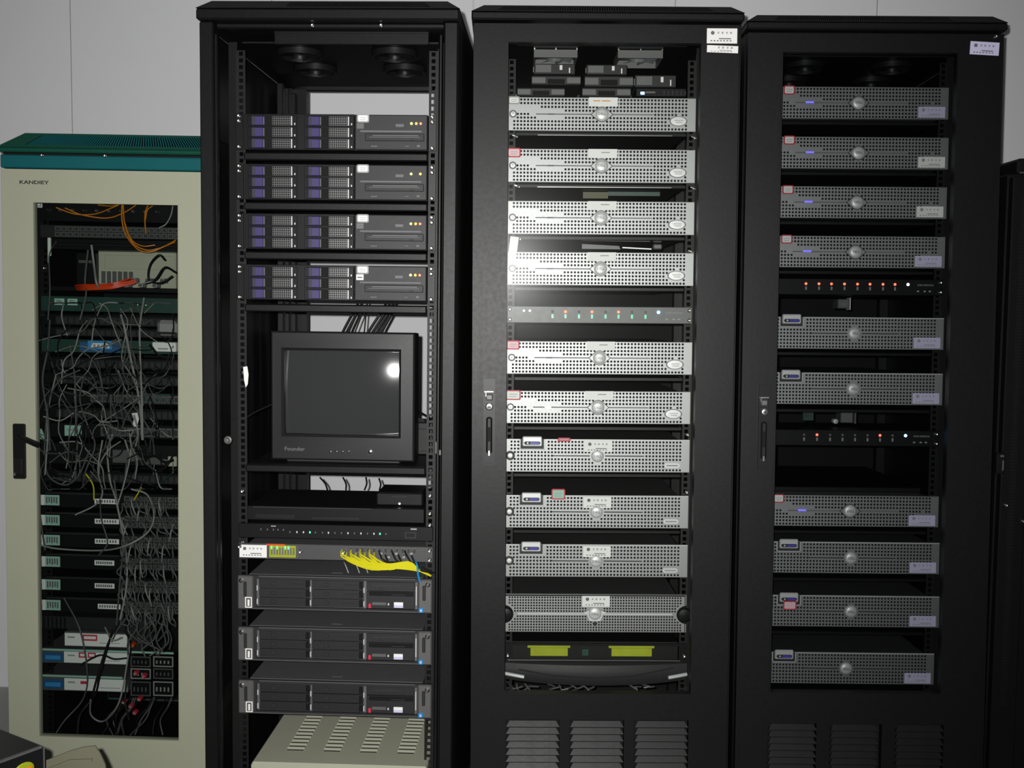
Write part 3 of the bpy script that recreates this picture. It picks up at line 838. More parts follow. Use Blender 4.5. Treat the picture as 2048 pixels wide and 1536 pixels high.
for v, where in ((241, 'under the topmost dim server'), (342, 'under the second dim server'), (441, 'under the third dim server'), (540, 'above the switch with eight red lights'),
                 (703, 'under the server with the teal sheen'), (817, 'above the switch with two red lights'), (1060, 'under the lone server with the violet light'), (1155, 'above the server with the red-rimmed tag'), (1262, 'above the lowest dim server'), (1378, 'under the lowest dim server')):
    x, z = q(4, 1700, v + 2, .15)
    r = thing('rack_shelf', 'thin black rack shelf in the rightmost cabinet, ' + where, 'shelf', at(4, 0, .15, z), 'black shelves in the rightmost cabinet')
    mb('black_steel').box(-.218, .218, .010, .60, -.003, 0).build('tray', None, r)
    mb('black_coat').box(-.221, .221, .004, .010, -.009, 0, .001).build('front_lip', None, r)
# plain black box with visible lid below the second switch of cabinet 4
x, z = q(4, 1700, 972, .16); zt_ = q(4, 1700, 990, .16)[1]
r = thing('disk_array', 'low black box with a bare lid above the lone violet-lit server', 'box', at(4, 0, .16, zt_ + .012))
mb('black_coat').box(-.215, .205, 0, .48, -.004, .010, .002).build('lid', None, r); mb('black_steel').box(-.212, .202, .004, .475, -.012, -.004).build('body', None, r)

# little things seen in the gaps of cabinet 4
def small_box(name, label, cat, k, u0, v0, u1, v1, y, dep, mt, grp=None, part='housing', c=.002):
    xa, za = q(k, u0, v0, y); xb, zb = q(k, u1, v1, y)
    r = thing(name, label, cat, at(k, (xa + xb) / 2, y, zb), grp); hw = (xb - xa) / 2; hh = za - zb
    mb(mt).box(-hw, hw, 0, dep, 0, hh, c).build(part, None, r); return r, hw, hh
r, hw, hh = small_box('power_adapter', 'small grey adapter in the gap under the switch with eight red lights', 'adapter', 4, 1676, 598, 1698, 617, .25, .05, 'mid_grey')
mb('print_dark').box(-hw * .5, hw * .5, -.001, 0, hh * .3, hh * .6).build('socket', None, r); mb('silver_light').box(hw + .001, hw + .004, -.004, .03, -.004, hh + .004, .001).build('clip', None, r)
r, hw, hh = small_box('plug_box', 'pale grey plug box in the gap above the switch with two red lights', 'adapter', 4, 1682, 821, 1706, 846, .25, .05, 'mid_grey')
mb('mid_grey').box(hw + .003, hw + .008, -.004, .03, -.002, hh + .004, .001).build('clip', None, r); mb('silver_light').lathe((-hw - .014, 0, .004), [(0, -.004), (.007, 0), (.007, .02)], 10).build('knob', None, r)
r, hw, hh = small_box('circuit_board', 'dark green circuit board piece in the gap above the two-light switch', 'circuit board', 4, 1606, 818, 1628, 842, .26, .006, 'green_board')
mb('print_black').box(-hw * .6, 0, -.004, 0, hh * .3, hh * .7).build('chip', None, r)

# ------------------------------------------------------------------ stacked small drives at the top of cabinet 3
def ext_drive(kind, u0, v0, u1, v1, label, y=.16):
    xa, za = q(3, u0, v0, y); xb, zb = q(3, u1, v1, y)
    r = thing('external_drive' if kind == 'b' else 'media_converter', label, 'drive' if kind == 'b' else 'converter', at(3, (xa + xb) / 2, y, zb + .0006)); hw = (xb - xa) / 2; hh = za - zb - .0008
    if kind == 'b':
        mb('grey_plastic').box(-hw, hw, 0, .16, 0, hh, .002).build('case', None, r)
        mb('dark_inside').box(-hw * .34, hw * .34, -.0015, .001, hh * .12, hh * .62, .001).build('slot', None, r)
        mb('mid_grey').box(-hw + .001, -hw * .42, -.001, .001, hh * .15, hh * .85, .001).box(hw * .42, hw - .001, -.001, .001, hh * .15, hh * .85, .001).build('side_plate', None, r)
    else:
        mb('grey_plastic').box(-hw, hw, 0, .11, 0, hh, .0015).build('case', None, r)
        mb('mid_grey').box(-hw + .004, -hw * .15, -.001, .001, hh * .15, hh * .92, .0008).build('label_plate', None, r)
        mb('print_dark').box(-hw * .72, -hw * .58, -.002, 0, hh * .35, hh * .62).build('port', None, r)
        mb('silver_light').box(hw * .25, hw * .38, -.002, 0, hh * .4, hh * .85).box(hw * .7, hw * .76, -.003, 0, hh * .1, hh * .6).build('pin', None, r)
        mb('zinc').box(-hw - .003, -hw, -.002, .01, hh * .1, hh * .7, .001).build('bracket', None, r)
    return r
DR = [('a', 1068, 127, 1150, 149, 'grey media converter at the left of the top row, under the left fan'), ('a', 1173, 129, 1254, 150, 'grey media converter right of centre in the top row of the stack'),
      ('b', 1063, 151, 1162, 170.5, 'slim grey drive with a dark slot, left in the middle of the stack'), ('b', 1169, 151.5, 1267, 174, 'slim grey drive with a dark slot, centre of the stack'),
      ('b', 1034, 175, 1130, 193, 'dark slotted drive at the lower left of the stack'), ('b', 1164, 175, 1262, 194, 'slotted grey drive resting on the topmost silver server'),
      ('a', 1270, 150, 1352, 175, 'grey media converter at the right end of the stack')]
for d in DR: ext_drive(*d)
r, hw, hh = small_box('network_hub', 'small black hub with a cyan light under the rightmost converter', 'hub', 3, 1272, 176, 1372, 194, .165, .14, 'black_plastic')
mb('led_blue').box(-hw + .012, -hw + .022, -.0015, 0, hh * .25, hh * .55, .001).build('status_light', None, r); mb('mid_grey').box(-hw + .025, -hw + .05, -.001, 0, hh * .4, hh * .6).build('badge', None, r)
m = mb('grey_plastic')
for i in range(6): m.box(hw * .1 + i * .011, hw * .1 + i * .011 + .003, -.001, 0, hh * .2, hh * .7)
m.build('port', None, r)
# two roof fans of cabinet 3, in a tray
xt = q(3, 1200, 96, .16)[1]
r = thing('fan_tray', 'black tray with two silver-rimmed fans at the top of the middle cabinet', 'fan', at(3, 0, .15, xt))
mb('black_coat').box(-.22, .22, 0, .26, .002, .008, .001).box(-.215, .19, -.004, .002, .004, .016, .001).build('tray', None, r)
for u0, u1 in ((1068, 1155), (1236, 1326)):
    xa = q(3, u0, 98, .18)[0]; xb = q(3, u1, 98, .18)[0]; hw = (xb - xa) / 2
    f = mb('mid_grey').frame(-hw, hw, 0, hw * 2, -hw + .004, hw - .004, .004, hw * 2 - .004, 0, .020)
    f.use('zinc'); f.box(-hw, -hw + .003, -.012, 0, -.001, .004); f.box(hw - .003, hw, -.012, 0, -.001, .004); f.box(-.001, .002, -.014, 0, 0, .002)
    f.use('print_dark').lathe((0, 0, hw), [(0, -.002), (hw * .4, -.002), (hw * .4, .012)], 14)
    for a in range(7):
        an = a * 2 * PI / 7; i = len(f.v); R_ = hw - .006
        f.v += [(.4 * hw * math.cos(an), .004, hw + .4 * hw * math.sin(an)), (R_ * math.cos(an), .004, hw + R_ * math.sin(an)), (R_ * math.cos(an + .6), .014, hw + R_ * math.sin(an + .6)), (.4 * hw * math.cos(an + .6), .012, hw + .4 * hw * math.sin(an + .6))]
        f._f(i, i + 1, i + 2, i + 3)
    o = f.build('fan', None, r); o.rotation_euler = (-PI / 2, 0, 0); o.location = ((xa + xb) / 2, .03, 0)

# ------------------------------------------------------------------ lower part of cabinet 3
def lower3():
    x, z0 = q(3, 1190, 1325, .14); _, z1 = q(3, 1190, 1287, .14); hh = z1 - z0
    r = thing('board_chassis', 'open black unit with two yellow connectors below the knobbed server', 'chassis', at(3, 0, .14, z0))
    mb('black_coat').frame(-.2413, .2413, 0, hh, -.222, .222, .008, hh - .006, 0, .004).build('front_frame', None, r)
    mb('black_steel').box(-.222, .222, .03, .45, 0, hh - .004).build('body', None, r)
    for u0, u1 in ((1055, 1141), (1218, 1310)):
        xa, xb = q(3, u0, 1300, .14)[0], q(3, u1, 1300, .14)[0]
        mb('olive_board').box(xa, xb, .010, .03, hh - .016, hh - .008, .001).box(xa + .008, xb - .006, .014, .03, .012, hh - .014, .001).build('connector', None, r)
    mb('green_board').box(-.035, -.018, .02, .03, .012, .03).build('circuit_board', None, r)
    mb('dark_metal_line').box(-.235, .225, -.002, .001, .004, .0075, .001).build('edge_rail', None, r)
    for s in (-1, 1): screw2(r, s * .2335, -.0005, .02)
    # curved drawer-like front
    x, za = q(3, 1190, 1326, .13); _, zb = q(3, 1190, 1366, .13); h2 = za - zb
    r2 = thing('curved_unit', 'dark grey unit with a bowed front and silver end grips, lowest in the middle cabinet', 'unit', at(3, 0, .14, zb))
    m = mb('grey_plastic'); n = 24; prof = [(0, h2), (-.004, h2 * .96), (-.007, h2 * .7), (-.010, h2 * .35), (-.004, h2 * .05), (.004, 0)]
    i0 = len(m.v)
    for i in range(n + 1):
        t = -1 + 2 * i / n; x = t * .2413; bow = (1 - t * t)
        for (yy, zz) in prof: m.v.append((x, yy - bow * .022, zz - (bow * .004 if zz < h2 * .5 else -0) + (abs(t) ** 3) * .006 * (1 - zz / h2)))
    K = len(prof)
    for i in range(n):
        for j in range(K - 1): m._f(i0 + i * K + j, i0 + (i + 1) * K + j, i0 + (i + 1) * K + j + 1, i0 + i * K + j + 1)
    m.build('front_cover', None, r2, smooth=True, recalc=False)
    mb('black_steel').box(-.215, .215, .006, .45, .002, h2 - .002).build('body', None, r2)
    for s in (-1, 1): mb('silver_light').tube([(s * .190, -.022, h2 * .36), (s * .215, -.018, h2 * .42), (s * .240, -.010, h2 * .46)], .0048, 8).build('grip', None, r2, smooth=True)
    for s in (1,): mb('grey_plastic').tube([(-.205, -.024, h2 * .75), (-.12, -.034, h2 * .52), (0, -.036, h2 * .40), (.10, -.034, h2 * .52), (.205, -.022, h2 * .86)], .0022, 6).build('curved_rib', None, r2, smooth=True)
    x, zc = q(3, 1190, 1385, .16)
    for i in range(9):
        u = (1030, 1045, 1062, 1108, 1130, 1152, 1175, 1270, 1296)[i]
        xx, zz = q(3, u, 1378, .16); P = [(xx + rnd.uniform(-.012, .012), .16 + .01 * rnd.random(), zz + rnd.uniform(-.008, .006) - .0 * j) for j in range(2)]
        pts = [(xx - .016, .19, zz + .004), P[0], P[1], (xx + .02, .19, zz - .004)]
        o = mb('grey_cable').tube([tuple(at(3, *p).translation) for p in pts], .0024, 6).build('cable', None, None, smooth=True)
        tag(o, 'short grey cord end under the bowed front unit of the middle cabinet', 'cable', 'cord ends at the bottom of the middle cabinet')
    # loose metalwork seen between rows 3 and 4
    r3 = thing('bracket', 'bare metal arm lying in the gap above the fourth silver server', 'bracket', at(3, 0, .26, q(3, 1200, 500, .26)[1]))
    f = lambda u, v: (q(3, u, v, .26)[0], q(3, u, v, .26)[1] - q(3, 1200, 500, .26)[1])
    (a, b), (c, d) = f(1164, 477), f(1300, 481); mb('mid_grey').prism([(a, b), (c, d), (c, d - .003), (a, b - .006)], 0, .02).build('upper_bar', None, r3)
    (a, b), (c, d) = f(1164, 488), f(1238, 492); mb('mid_grey').prism([(a, b), (c, d), (c + .004, d - .009), (a, b - .013)], 0, .02).build('lower_bar', None, r3)
    (a, b), (c, d) = f(1245, 494), f(1303, 497); mb('silver_light').prism([(a, b), (c, d), (c, d - .003), (a, b - .003)], 0, .02).build('link_rod', None, r3)
    for v in (474, 488):
        (a, b), (c, d) = f(1306, v), f(1324, v + 11); mb('mid_grey').box(a, c, -.004, .02, d, b, .003).build('hinge_block', None, r3)
    r4 = thing('expansion_card', 'olive circuit board in the gap between second and third silver servers', 'circuit board', at(3, 0, .28, q(3, 1200, 397, .28)[1]))
    f = lambda u, v: (q(3, u, v, .28)[0], q(3, u, v, .28)[1] - q(3, 1200, 397, .28)[1])
    (a, b), (c, d) = f(1166, 384), f(1216, 397); mb('cardboard').box(a, c, 0, .004, d, b).build('board', None, r4)
    (a, b), (c, d) = f(1216, 381), f(1320, 392); mb('green_board').box(a, c, .002, .006, d, b).build('riser', None, r4)
lower3()

# ------------------------------------------------------------------ open rack: storage servers with purple drive latches
def smooth_path(P, n=5):
    """Catmull-Rom through the points"""
    P = [Vector(p) for p in P]
    if len(P) < 3: return [tuple(p) for p in P]
    Q = [P[0] * 2 - P[1]] + P + [P[-1] * 2 - P[-2]]; out = []
    for i in range(1, len(Q) - 2):
        a, b, c, d = Q[i - 1], Q[i], Q[i + 1], Q[i + 2]
        for j in range(n):
            t = j / n
            out.append(tuple(.5 * ((2 * b) + (c - a) * t + (2 * a - 5 * b + 4 * c - d) * t * t + (3 * b - a - 3 * c + d) * t ** 3)))
    out.append(tuple(P[-1])); return out

def storage_server():
    r = thing('storage_server', 'x', 'server'); zh = .0425
    mb('black_steel').box(-.217, .2215, .004, .60, -zh, zh, .001).build('chassis', None, r)
    for s in (-1, 1):
        e = mb('black_coat' if s < 0 else 'panel_grey').box(s * .2325 - .009, s * .2325 + .009, -.001, .002, -zh, zh, .0008).build('ear', None, r)
        for z in (zh - .006, -zh + .006): screw2(e, s * .2325, -.0015, z)
        screw2(e, s * .2325, -.0015, zh - .018)
    mb('black_plastic').box(-.220, .046, -.002, .004, -zh, zh, .001).build('drive_cage', None, r)
    base = None
    for c, x0 in ((0, -.212), (1, -.075)):
        for j in range(3):
            z0 = -zh + .0025 + j * .0268; z1 = z0 + .0240
            dc = mb('black_plastic').box(0, .120, -.0035, 0, 0, .0240, .001) if base is None else None
            if base is None:
                o = dc.build('drive_carrier', None, r); base = {'c': o.data}
                l = mb('latch_purple').box(.010, .038, -.0075, -.003, .0012, .0228, .0015); l.use('print_black').box(.0125, .019, -.0080, -.0070, .002, .022)
                l = l.build('latch', None, o); base['l'] = l.data
                g = mb('mid_grey').box(.0375, .0415, -.006, -.003, .002, .022, .001).build('latch_hinge', None, o); base['h'] = g.data
                k = mb('dark_inside').box(.0415, .059, -.0045, -.003, .0, .024).build('finger_gap', None, o); base['k'] = k.data
                m = mb('vent_metal'); m.perf(.060, .0012, 9, 4, .0052, .0054, .0019, -.0048, .0012, lambda i, j, x, z: True, octo=False)
                m.use('silver_light').box(.1055, .1085, -.0062, -.003, .001, .023, .0008).box(.113, .116, -.006, -.003, .002, .0075, .0008)
                g = m.build('grille', None, o); base['g'] = g.data
                mb_ = mb('dark_inside').box(.060, .107, -.0034, -.0032, .0005, .0235); 
            else:
                o = bpy.data.objects.new('drive_carrier', base['c']); COL.objects.link(o); o.parent = r
                for nm, kk in (('latch', 'l'), ('latch_hinge', 'h'), ('finger_gap', 'k'), ('grille', 'g')):
                    p = bpy.data.objects.new(nm, base[kk]); COL.objects.link(p); p.parent = o
            o.location = (x0, -.001, z0)
    # right-hand grey panel with optical drive
    fp = mb('panel_grey').box(.048, .221, -.006, .004, -zh + .001, zh - .001, .002).build('front_panel', None, r)
    mb('print_dark').box(.060, .208, -.0066, -.0055, .000, .0045, .001).build('vent_slot', None, r)
    od = mb('grey_plastic').box(.072, .214, -.0085, -.005, -.021, -.003, .0015)
    od.use('print_dark').box(.082, .204, -.0088, -.008, -.0125, -.0112); od.use('mid_grey').box(.09, .20, -.0092, -.008, -.0095, -.0065, .0008).use('print_black').box(.180, .190, -.0095, -.008, -.0188, -.0160, .0005)
    od.build('optical_drive', None, r)
    mb('print_dark').box(.086, .102, -.0066, -.0055, -.0345, -.0315, .001).box(.168, .178, -.0066, -.0055, -.0335, -.031, .001).box(.196, .204, -.0066, -.0055, -.0345, -.029, .001).build('button', None, r)
    mb('print_dark').box(.145, .165, -.0066, -.0055, .0125, .020, .001).use('mid_grey').box(.148, .162, -.007, -.006, .0145, .0155).build('socket', None, r)
    red_tag(r, .067, -.0062, .0325, .0295, .020, rim='grey_print', base='label_white', name='number_label')
    return r
PS = storage_server(); register(PS)
ROWS = [(672, 265, 'black storage server with purple latches, topmost in the open rack', 3, 'tag'), (671, 365, 'black storage server with purple latches and only a yellow and a red light', 2, None),
        (670, 464, 'black storage server with purple latches, third from the top of the open rack', 3, 'tag'), (670, 566, 'black storage server with purple latches directly above the monitor', 3, 'silver')]
PSroots = []
for i, (u, v, lab, nl, t) in enumerate(ROWS):
    x, z = q(2, u, v, .09); M = at(2, 0, .088, z)
    PSroots.append((M, lab, nl, t))
first = True
for i, (M, lab, nl, t) in enumerate(PSroots):
    if i == 0: continue
    o = copy_tree(PS, M); o['label'] = lab; PSroots[i] = (o, lab, nl, t)
PS.matrix_world = PSroots[0][0]; PS['label'] = PSroots[0][1]; PSroots[0] = (PS, '', 3, 'tag')
for i, (o, lab, nl, t) in enumerate(PSroots):
    o['group'] = 'storage servers at the top of the open rack'
    cols = [('led_yellow', .1830), ('led_orange', .1945), ('led_red', .2050)]
    if nl == 2: cols = [cols[0], ('led_orange', .2050)]
    for mtl, xx in cols:
        g = mb(mtl).lathe((0, 0, 0), [(.0030, .001), (.0026, -.0015), (0, -.0022)], 10).build('status_light', None, o, smooth=True); g.location = (xx, -.006, .021)
    if t: 
        g = mb('mid_grey' if t == 'tag' else 'label_white').box(-.009, .009, -.001, 0, -.007, .007, .0006).use('print_dark').box(-.006, .006, -.0013, -.0009, -.002, .001).build('badge_plate', None, o); g.location = (.0605, -.0062, .0145)
# shelves of the open rack
for v, lab, rear in ((313, 'black shelf lip under the topmost storage server', .5), (413, 'black shelf lip under the second storage server', .5), (512, 'black shelf lip under the third storage server', .5), (617, 'black shelf lip between the storage servers and the monitor', .30), (939, 'black shelf carrying the monitor', .50)):
    x, z = q(2, 670, v, .085)
    r = thing('rack_shelf', lab, 'shelf', at(2, 0, .085, z), 'shelves of the open rack')
    mb('black_coat').box(-.222, .222, 0, .014, -.010, .009, .003).build('front_lip', None, r)
    mb('black_steel').box(-.219, .219, .012, rear, .006, .009).build('tray', None, r)

# ------------------------------------------------------------------ old tube monitor
def monitor():
    y = .12
    (xa, za), (xb, zb) = q(2, 541, 662, y), q(2, 828, 924, y)
    w2 = (xb - xa) / 2; h2 = (za - zb); cx = (xa + xb) / 2; zs = q(2, 670, 939, .085)[1] + .009
    r = thing('tube_monitor', 'black tube monitor with a dark screen standing in the open rack', 'monitor', at(2, cx, y, zs) @ Matrix.Rotation(-.01, 4, 'Z'))
    base = zb - zs
    sx0, sz1 = q(2, 567, 700, y - .0); sx1, sz0 = q(2, 797, 872, y)
    sx0 -= cx; sx1 -= cx; sz0 -= zs; sz1 -= zs
    H = base + h2
    m = mb('monitor_plastic')
    # bezel: front ring sloping in to the screen
    V = [(-w2, base), (w2, base), (w2, H), (-w2, H)]; W = [(sx0, sz0), (sx1, sz0), (sx1, sz1), (sx0, sz1)]
    def ring(A, ya, B, yb):
        i = len(m.v); m.v.extend([(x, ya, z) for x, z in A] + [(x, yb, z) for x, z in B])
        for a in range(4): b = (a + 1) % 4; m._f(i + a, i + b, i + 4 + b, i + 4 + a)
    def off(A, d): 
        X0, X1 = min(p[0] for p in A), max(p[0] for p in A); Z0, Z1 = min(p[1] for p in A), max(p[1] for p in A)
        return [(X0 - d, Z0 - d), (X1 + d, Z0 - d), (X1 + d, Z1 + d), (X0 - d, Z1 + d)]
    ring(off(V, 0), .03, off(V, 0), .004); ring(off(V, 0), .004, off(V, -.004), 0); ring(off(V, -.004), 0, off(W, .006), -.002); ring(off(W, .006), -.002, off(W, 0), .004); ring(off(W, 0), .004, off(W, -.001), .014)
    m.build('bezel', None, r, smooth=True, recalc=False)
    # housing tapering to the back
    m = mb('monitor_plastic'); A = off(V, 0); B = [(-w2 * .98, base + .004), (w2 * .98, base + .004), (w2 * .98, H - .004), (-w2 * .98, H - .004)]
    C = [(-w2 * .62, base + .05), (w2 * .62, base + .05), (w2 * .62, H - .05), (-w2 * .62, H - .05)]
    ring(A, .03, B, .10); ring(B, .10, C, .30); i = len(m.v); m.v.extend([(x, .34, z) for x, z in off(C, -.02)]); m._f(i, i + 1, i + 2, i + 3); ring(C, .30, off(C, -.02), .34)
    hs = m.build('housing', None, r, recalc=False)
    # curved tube face: fine grid on a sphere
    m = mb('screen_glass'); nx, nz = 24, 18; R = .85; cxs, czs = (sx0 + sx1) / 2, (sz0 + sz1) / 2
    for i in range(nx + 1):
        for j in range(nz + 1):
            x = sx0 + (sx1 - sx0) * i / nx; z = sz0 + (sz1 - sz0) * j / nz; d2 = (x - cxs) ** 2 + (z - czs) ** 2
            m.v.append((x, .0022 + d2 / (2 * R), z))
    for i in range(nx):
        for j in range(nz): a = i * (nz + 1) + j; m._f(a, a + nz + 1, a + nz + 2, a + 1)
    sc = m.build('screen', None, r, recalc=False)
    sc.data.polygons.foreach_set('use_smooth', [True] * len(sc.data.polygons))
    x, z = q(2, 589, 898, y); text('Founder', .0135, 'mid_grey', r, (x - cx, -.0008, z - zs), name='maker_name', bold=True, squeeze=1.1)
    for u in (662, 674, 686, 698):
        x, z = q(2, u, 903, y); o = mb('zinc').lathe((0, 0, 0), [(.0032, .001), (.003, -.002), (.0015, -.0035), (0, -.0038)], 12).build('menu_button', None, r, smooth=True); o.location = (x - cx, -.001, z - zs)
    x, z = q(2, 741, 903, y)
    o = mb('print_black').lathe((0, 0, 0), [(.009, .0005), (.009, -.001), (.0068, -.001)], 16).use('zinc').lathe((0, 0, 0), [(.0064, 0), (.006, -.003), (.003, -.0046), (0, -.0048)], 16).build('power_button', None, r, smooth=True); o.location = (x - cx, -.0005, z - zs)
    # foot
    mb('monitor_plastic').box(-.10, .10, .02, .26, .010, base + .02, .004).lathe((0, 0, 0), [(0, 0)]).build('neck', None, r) if False else None
    f = mb('monitor_plastic').box(-w2 * .8, w2 * .8, .01, .26, 0.0005, max(.006, base + .006), .003).build('foot', None, r)
monitor()
# cables hanging behind the monitor and beside it
def cable(k, pts, r, mt, label, group, name='cable', n=5, sides=6):
    """pts: (u, v, y) on the photograph at depth y of cabinet k"""
    P = []
    for u, v, y in pts:
        x, z = q(k, u, v, y); P.append((x, y, z))
    m = mb(mt).tube(smooth_path(P, n), r, sides); o = m.build(name, None, None, smooth=True); o.matrix_world = RK[k]
    return tag(o, label, 'cable', group)
BG = 'black power cables behind the monitor'
for j, (a, b) in enumerate((((708, 622), (684, 668)), ((716, 622), (695, 668)), ((727, 622), (709, 668)), ((733, 622), (728, 668)), ((764, 622), (735, 668)), ((772, 622), (745, 668)), ((779, 622), (752, 668)), ((786, 622), (762, 668)))):
    cable(2, [(a[0] + 8, a[1] - 14, .47), (a[0], a[1], .46), (b[0], b[1], .45), (b[0] - 8, b[1] + 30, .44)], .0042 if j not in (2, 3) else .0022, 'dark_cable', 'black cable behind the top of the monitor, %s from the left' % ('first', 'second', 'third', 'fourth', 'fifth', 'sixth', 'seventh', 'eighth')[j], BG)
cable(2, [(822, 822, .40), (838, 824, .36), (856, 834, .32), (868, 842, .30)], .0032, 'dark_cable', 'black cable leaving the monitor to the right, upper of two', None)
cable(2, [(830, 864, .40), (838, 850, .37), (850, 842, .34), (868, 836, .30)], .0032, 'dark_cable', 'black cable rising from the monitor to the right, lower of two', None)
cable(2, [(466, 838, .11), (492, 834, .13), (515, 822, .16), (545, 808, .20)], .0022, 'dark_cable', 'thin black cable between left rack post and the monitor', None)
x, z = q(2, 492, 752, .09)
r = thing('paper_tag', 'crumpled white tag hanging from the left post beside the monitor', 'tag', at(2, x, .088, z))
mb('label_white').prism([(-.006, .022), (.004, .024), (.007, .004), (.005, -.020), (0, -.028), (-.004, -.010)], -.001, .0005).build('tag_sheet', None, r)
mb('zinc').lathe((-.009, 0, .008), [(0, -.003), (.005, 0), (.005, .002)], 10).build('clip', None, r)
# dark unit filling the corner right of the monitor
x0, z1 = q(2, 826, 868, .30); x1, z0 = q(2, 866, 934, .30)
r = thing('power_strip', 'dark box standing behind the monitor at its lower right', 'box', at(2, 0, .30, q(2, 670, 939, .085)[1] + .0095))
mb('black_plastic').box(x0 - .05, .216, 0, .10, 0, z1 - z0, .003).build('housing', None, r); mb('black_steel').box(x0 - .02, .205, -.002, 0, .01, (z1 - z0) * .8, .001).build('cover', None, r)

# ------------------------------------------------------------------ below the monitor
def rack_unit(name, label, cat, u, v0, v1, face, dep=.45, top='black_steel', y=.09, ears=True, body=.219, hw=.2413):
    x, za = q(2, u, v0, y); _, zb = q(2, u, v1, y); hh = za - zb
    r = thing(name, label, cat, at(2, 0, y, zb))
    mb(face).box(-hw if ears else -body, hw if ears else body, 0, .006, 0, hh, .0015).build('front_panel', None, r)
    mb(top).box(-body, body, .006, dep, .001, hh - .001, .001).build('chassis', None, r)
    return r, hh
# keyboard drawer
r, hh = rack_unit('keyboard_drawer', 'black keyboard drawer under the monitor shelf', 'drawer', 670, 1015, 1043, 'black_plastic', ears=False, dep=.25)
x = q(2, 745, 1017, .09)[0]
mb('grey_plastic').box(-.205, x, -.004, 0, hh - .004, hh, .001).build('pull_lip', None, r)
mb('black_steel').box(-.20, -.10, -.001, 0, .004, .016, .001).box(-.06, .06, -.001, 0, .004, .012, .001).build('recess', None, r)
x0, z1 = q(2, 752, 985, .12); x1, z0 = q(2, 846, 1012, .12); zz = q(2, 670, 1015, .09)[1]
r = thing('power_adapter', 'black adapter brick with one white light lying on the keyboard drawer', 'adapter', at(2, (x0 + x1) / 2, .12, zz + .001))
mb('black_plastic').box(-(x1 - x0) / 2, (x1 - x0) / 2, 0, .12, 0, z1 - zz, .004).build('case', None, r)
xx, zc = q(2, 798, 1015, .12); o = mb('led_white').lathe((0, 0, 0), [(.0028, .001), (.002, -.0015), (0, -.002)], 10).build('status_light', None, r, smooth=True); o.location = (.0, -.0003, .006)
mb('black_steel').box(-.02, .02, -.001, .0, (z1 - zz) * .6, (z1 - zz) * .8, .001).build('label_plate', None, r)
# small cables in the slit to the wall
for a, b in (((640, 955), (655, 980)), ((686, 955), (692, 980)), ((732, 955), (729, 980)), ((758, 957), (759, 980))):
    cable(2, [(a[0], a[1], .40), ((a[0] + b[0]) / 2 + 3, (a[1] + b[1]) / 2, .38), (b[0], b[1], .36)], .0024, 'dark_cable', 'thin black cable crossing the slit under the monitor shelf', 'cables in the slit under the monitor shelf')
# rear beam limiting the lower view to the wall
yb = .75; (a, z1), (b, _) = q(2, 645, 957, yb), q(2, 845, 957, yb); z0 = q(2, 700, 976, yb)[1]
# 1U switch with a row of lights
r, hh = rack_unit('network_switch', 'black network switch with a row of tiny lights below the keyboard drawer', 'switch', 670, 1050, 1079, 'black_plastic')
for i, u in enumerate((522, 535, 547, 556, 567, 580, 594, 607, 620, 631, 645, 657, 670, 683, 696, 709, 722, 735, 748, 760, 772)):
    x = q(2, u, 1064, .09)[0]
    o = mb('led_green' if i in (8, 19) else ('silver_light' if i in (6, 7, 11, 14, 16, 18) else 'mid_grey')).box(-.0016, .0016, -.0012, 0, -.003, .002, .0004).build('port_light', None, r); o.location = (x, 0, hh * .5 + (.004 if i < 5 else -.001))
m = mb('grey_plastic').frame(.172, .200, hh * .2, hh * .62, .175, .197, hh * .28, hh * .55, -.0015, 0); m.build('console_port', None, r)
mb('grey_print').box(.186, .201, -.0006, 0, hh * .78, hh * .88).box(-.16, -.148, -.0006, 0, hh * .8, hh * .87).build('small_print', None, r)
# fibre switch with asset label and yellow patch leads
r, hh = rack_unit('fibre_switch', 'grey switch with a white property label and yellow patch leads plugged in', 'switch', 670, 1090, 1121, 'server_cover', top='lid_grey', dep=.42)
fs = r
asset_sticker(r, -.2045, -.001, hh * .5, .068, .031)
m = mb('olive_board').box(-.165, -.098, -.0015, .0, hh * .12, hh * .9, .001); m.use('print_dark')
for i in range(9): m.box(-.160 + i * .0068, -.156 + i * .0068, -.002, -.001, hh * .3, hh * .75)
m.build('module', None, r)
m = mb('led_green')
for i, x in enumerate((-.160, -.146, -.126, -.118)): m.box(x, x + .003, -.0022, -.0015, hh * .66, hh * .85)
m.build('port_light', None, r)
mb('red_orange').box(-.172, -.125, -.0008, .0, hh * .86, hh * .99, .0005).build('orange_strip', None, r)
mb('mid_grey').box(-.095, -.092, -.0012, 0, hh * .1, hh * .9, .0005).box(.026, .029, -.0012, 0, hh * .1, hh * .9, .0005).build('divider', None, r)
for x in (-.086, .021): screw2(r, x, -.0008, hh * .55)
m = mb('mid_grey')
for i in range(12): m.box(.034 + i * .0142, .045 + i * .0142, -.0015, 0, hh * .52, hh * .94, .0008)
m.use('print_black')
for i in range(12): m.box(.036 + i * .0142, .043 + i * .0142, -.0022, -.0012, hh * .58, hh * .86)
m.build('port_block', None, r)
for z in (hh * .2, hh * .8): screw2(r, .2335, -.0008, z); screw2(r, -.2375, -.0012, z) if z > hh * .5 else None
E3 = (858, 1146)
